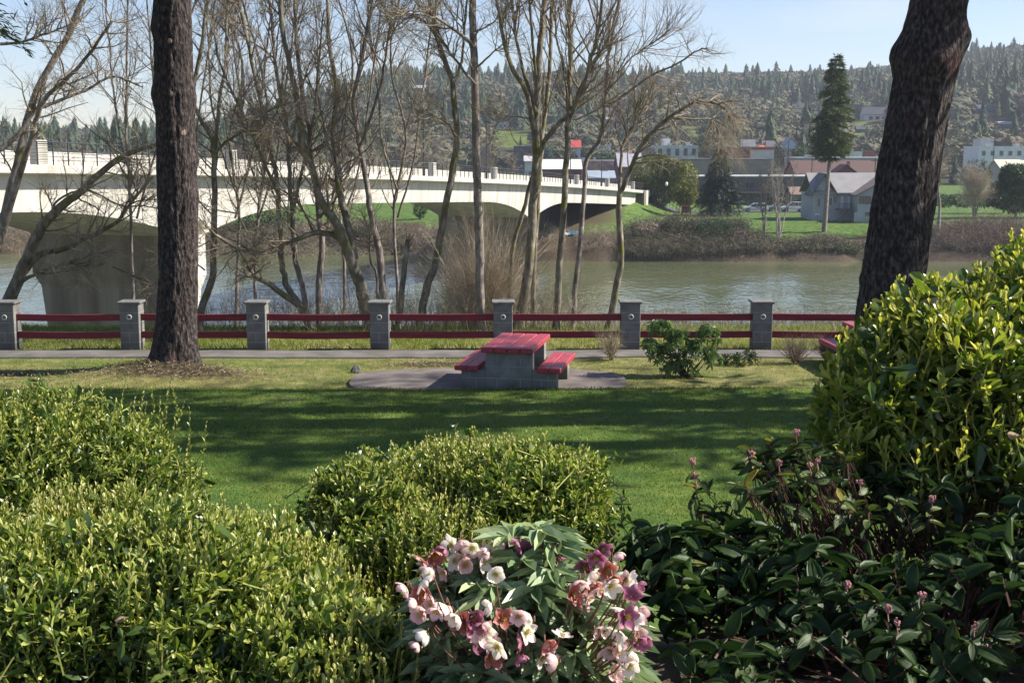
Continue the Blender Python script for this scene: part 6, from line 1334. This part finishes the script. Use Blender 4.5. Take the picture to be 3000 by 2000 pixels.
# pines in stands: the ridge left of centre, the right-hand hill and the crest
cl = fbm(x * .012, y * .007, 3, 21)
w_c = np.interp(u_, [0, 800, 1150, 1350, 1600, 2000, 2300, 2650, 2800, 3200], [.45, .5, .55, .55, .30, .26, .32, .42, .75, .8]) + (cl - .45) * 2.4 - .27 - .10 * (y < 700) + .22 * (y > 1150)
isc = NR.random(len(x)) < np.clip(w_c, .06, .95); P = np.stack([x, y, z - .4], 1)
mb = MB(); i = np.where(isc)[0]; ch = hgt[i] * np.where(NR.random(len(i)) < .25, 1.55, 1.0)
scatter_mesh(mb, CON, P[i], ch, ch * NR.uniform(.75, 1.25, len(i)), np.clip(.45 + NR.normal(size=len(i)) * .22, 0, 1)); tag(mb.build('conifer_forest', M['forest_conifer']), 'dark conifer wood covering the hills beyond the town', 'forest', kind='stuff')
mb = MB(); i = np.where(~isc)[0]; bh = hgt[i] * .85
scatter_mesh(mb, BAR, P[i], bh, bh * NR.uniform(1.0, 1.6, len(i)), np.clip(.45 + NR.normal(size=len(i)) * .24, 0, 1)); tag(mb.build('leafless_forest', M['forest_bare']), 'grey-brown leafless oak wood between the pines on the hillside', 'forest', kind='stuff')
# single conifers that stand out on the skyline and the slopes
protoC = []
for k in range(4):
    V, Fc = tree_proto_conifer(50 + k); V2, F2 = tree_proto_conifer(60 + k); mb = MB(); mb.add(V, Fc, NR.uniform(.2, .7)); mb.add(V2 * np.array([1.1, 1.1, .97]) + np.array([0, 0, .02]), F2, NR.uniform(.2, .7)); o = mb.build('conifer', M['forest_conifer']); protoC.append(o)
used = [False] * 4
def place_con(u, v, hpx, label, group, wide=1.0, Yfix=None):
    g = on(u, Yfix) if Yfix else G(u, v, 280)
    if g is None: g = on(u, 1290)
    k = R.randrange(4)
    if not used[k]: o = protoC[k]; used[k] = True
    else: o = protoC[k].copy(); C.objects.link(o)
    h = hpx * .78 * g.y / F; o.location = (g.x, g.y, g.z - .3); o.scale = (h * wide, h * wide, h); o.rotation_euler = (0, 0, R.uniform(0, 6.28)); tag(o, label, 'tree', group)
for (u, hpx, wd) in [(1155, 55, .9), (1205, 72, 1.0), (1220, 50, 1.1), (1290, 45, .9), (1435, 62, .9), (1468, 46, .7), (1610, 38, 1.2), (1745, 30, 1.1), (1905, 34, 1), (1935, 42, 1.2), (2300, 42, .9), (2330, 34, .8), (2355, 36, .7), (2385, 48, 1.0), (2400, 44, 1.1), (2490, 32, 1), (2850, 50, 1), (2880, 58, 1.1), (2925, 60, 1.1), (2975, 52, 1), (3010, 60, 1)]:
    place_con(u, 0, hpx, 'dark pointed conifer rising above the wooded skyline', 'conifers standing out on the hill skyline', wd, 1285)
for (u, v, hpx) in [(1270, 330, 75), (1330, 320, 80), (1370, 300, 70), (1300, 290, 70), (1240, 440, 65), (1250, 420, 50), (1180, 330, 70), (1410, 345, 70), (1455, 300, 60), (1500, 370, 80), (1530, 350, 60), (1610, 320, 55), (1640, 300, 50), (1850, 420, 50), (1930, 430, 60), (1860, 330, 45), (1995, 420, 70), (1960, 395, 55), (1890, 395, 45), (2060, 400, 50), (2090, 370, 50), (2180, 330, 50), (2240, 320, 55), (2470, 300, 55), (2490, 280, 50), (2500, 330, 50), (2850, 330, 75), (2880, 290, 75), (2920, 350, 80), (2960, 310, 80), (2990, 340, 70), (2830, 260, 70), (2940, 260, 75), (2800, 380, 60)]:
    place_con(u, v, hpx, 'separate dark conifer standing among the bare trees on the hillside', 'single conifers on the hillside', .9)
place_con(2537, 432, 84, 'narrow dark cypress below the white gabled house', None, .5); place_con(2590, 430, 70, 'narrow dark cypress hard against the leaning pine trunk', None, .6)
place_con(1525, 446, 62, 'dark conifer beside the shaded bungalow', None, .6); place_con(2010, 425, 66, 'lone dark conifer standing behind the pale office block', None, .6)
place_con(2320, 470, 40, 'bushy dark green conifer among the shops left of the tall conifer', None, 1.6)
for k, o in enumerate(protoC):
    if not used[k]: bpy.data.objects.remove(o)
# ================================================================= air
def haze(d):
    mb = MB(); z0, z1 = -60.0, 190.0
    mb.add([(-2200, -60, z0), (2200, -60, z0), (2200, 2180, z0), (-2200, 2180, z0), (-2200, -60, z1), (2200, -60, z1), (2200, 2180, z1), (-2200, 2180, z1)], [[3, 2, 1, 0], [4, 5, 6, 7], [0, 1, 5, 4], [1, 2, 6, 5], [2, 3, 7, 6], [3, 0, 4, 7]])
    m = bpy.data.materials.new('haze'); m.use_nodes = True; N = m.node_tree.nodes; L = m.node_tree.links; N.remove(N['Principled BSDF'])
    v = N.new('ShaderNodeVolumePrincipled'); v.inputs['Color'].default_value = (.80, .88, 1, 1); v.inputs['Density'].default_value = d; v.inputs['Anisotropy'].default_value = .2
    L.new(v.outputs[0], N['Material Output'].inputs['Volume']); tag(mb.build('haze', m), None, None, kind='stuff')
if HAZE: haze(HAZE)
# strip helper properties
for o in bpy.data.objects:
    if '_w' in o: del o['_w']
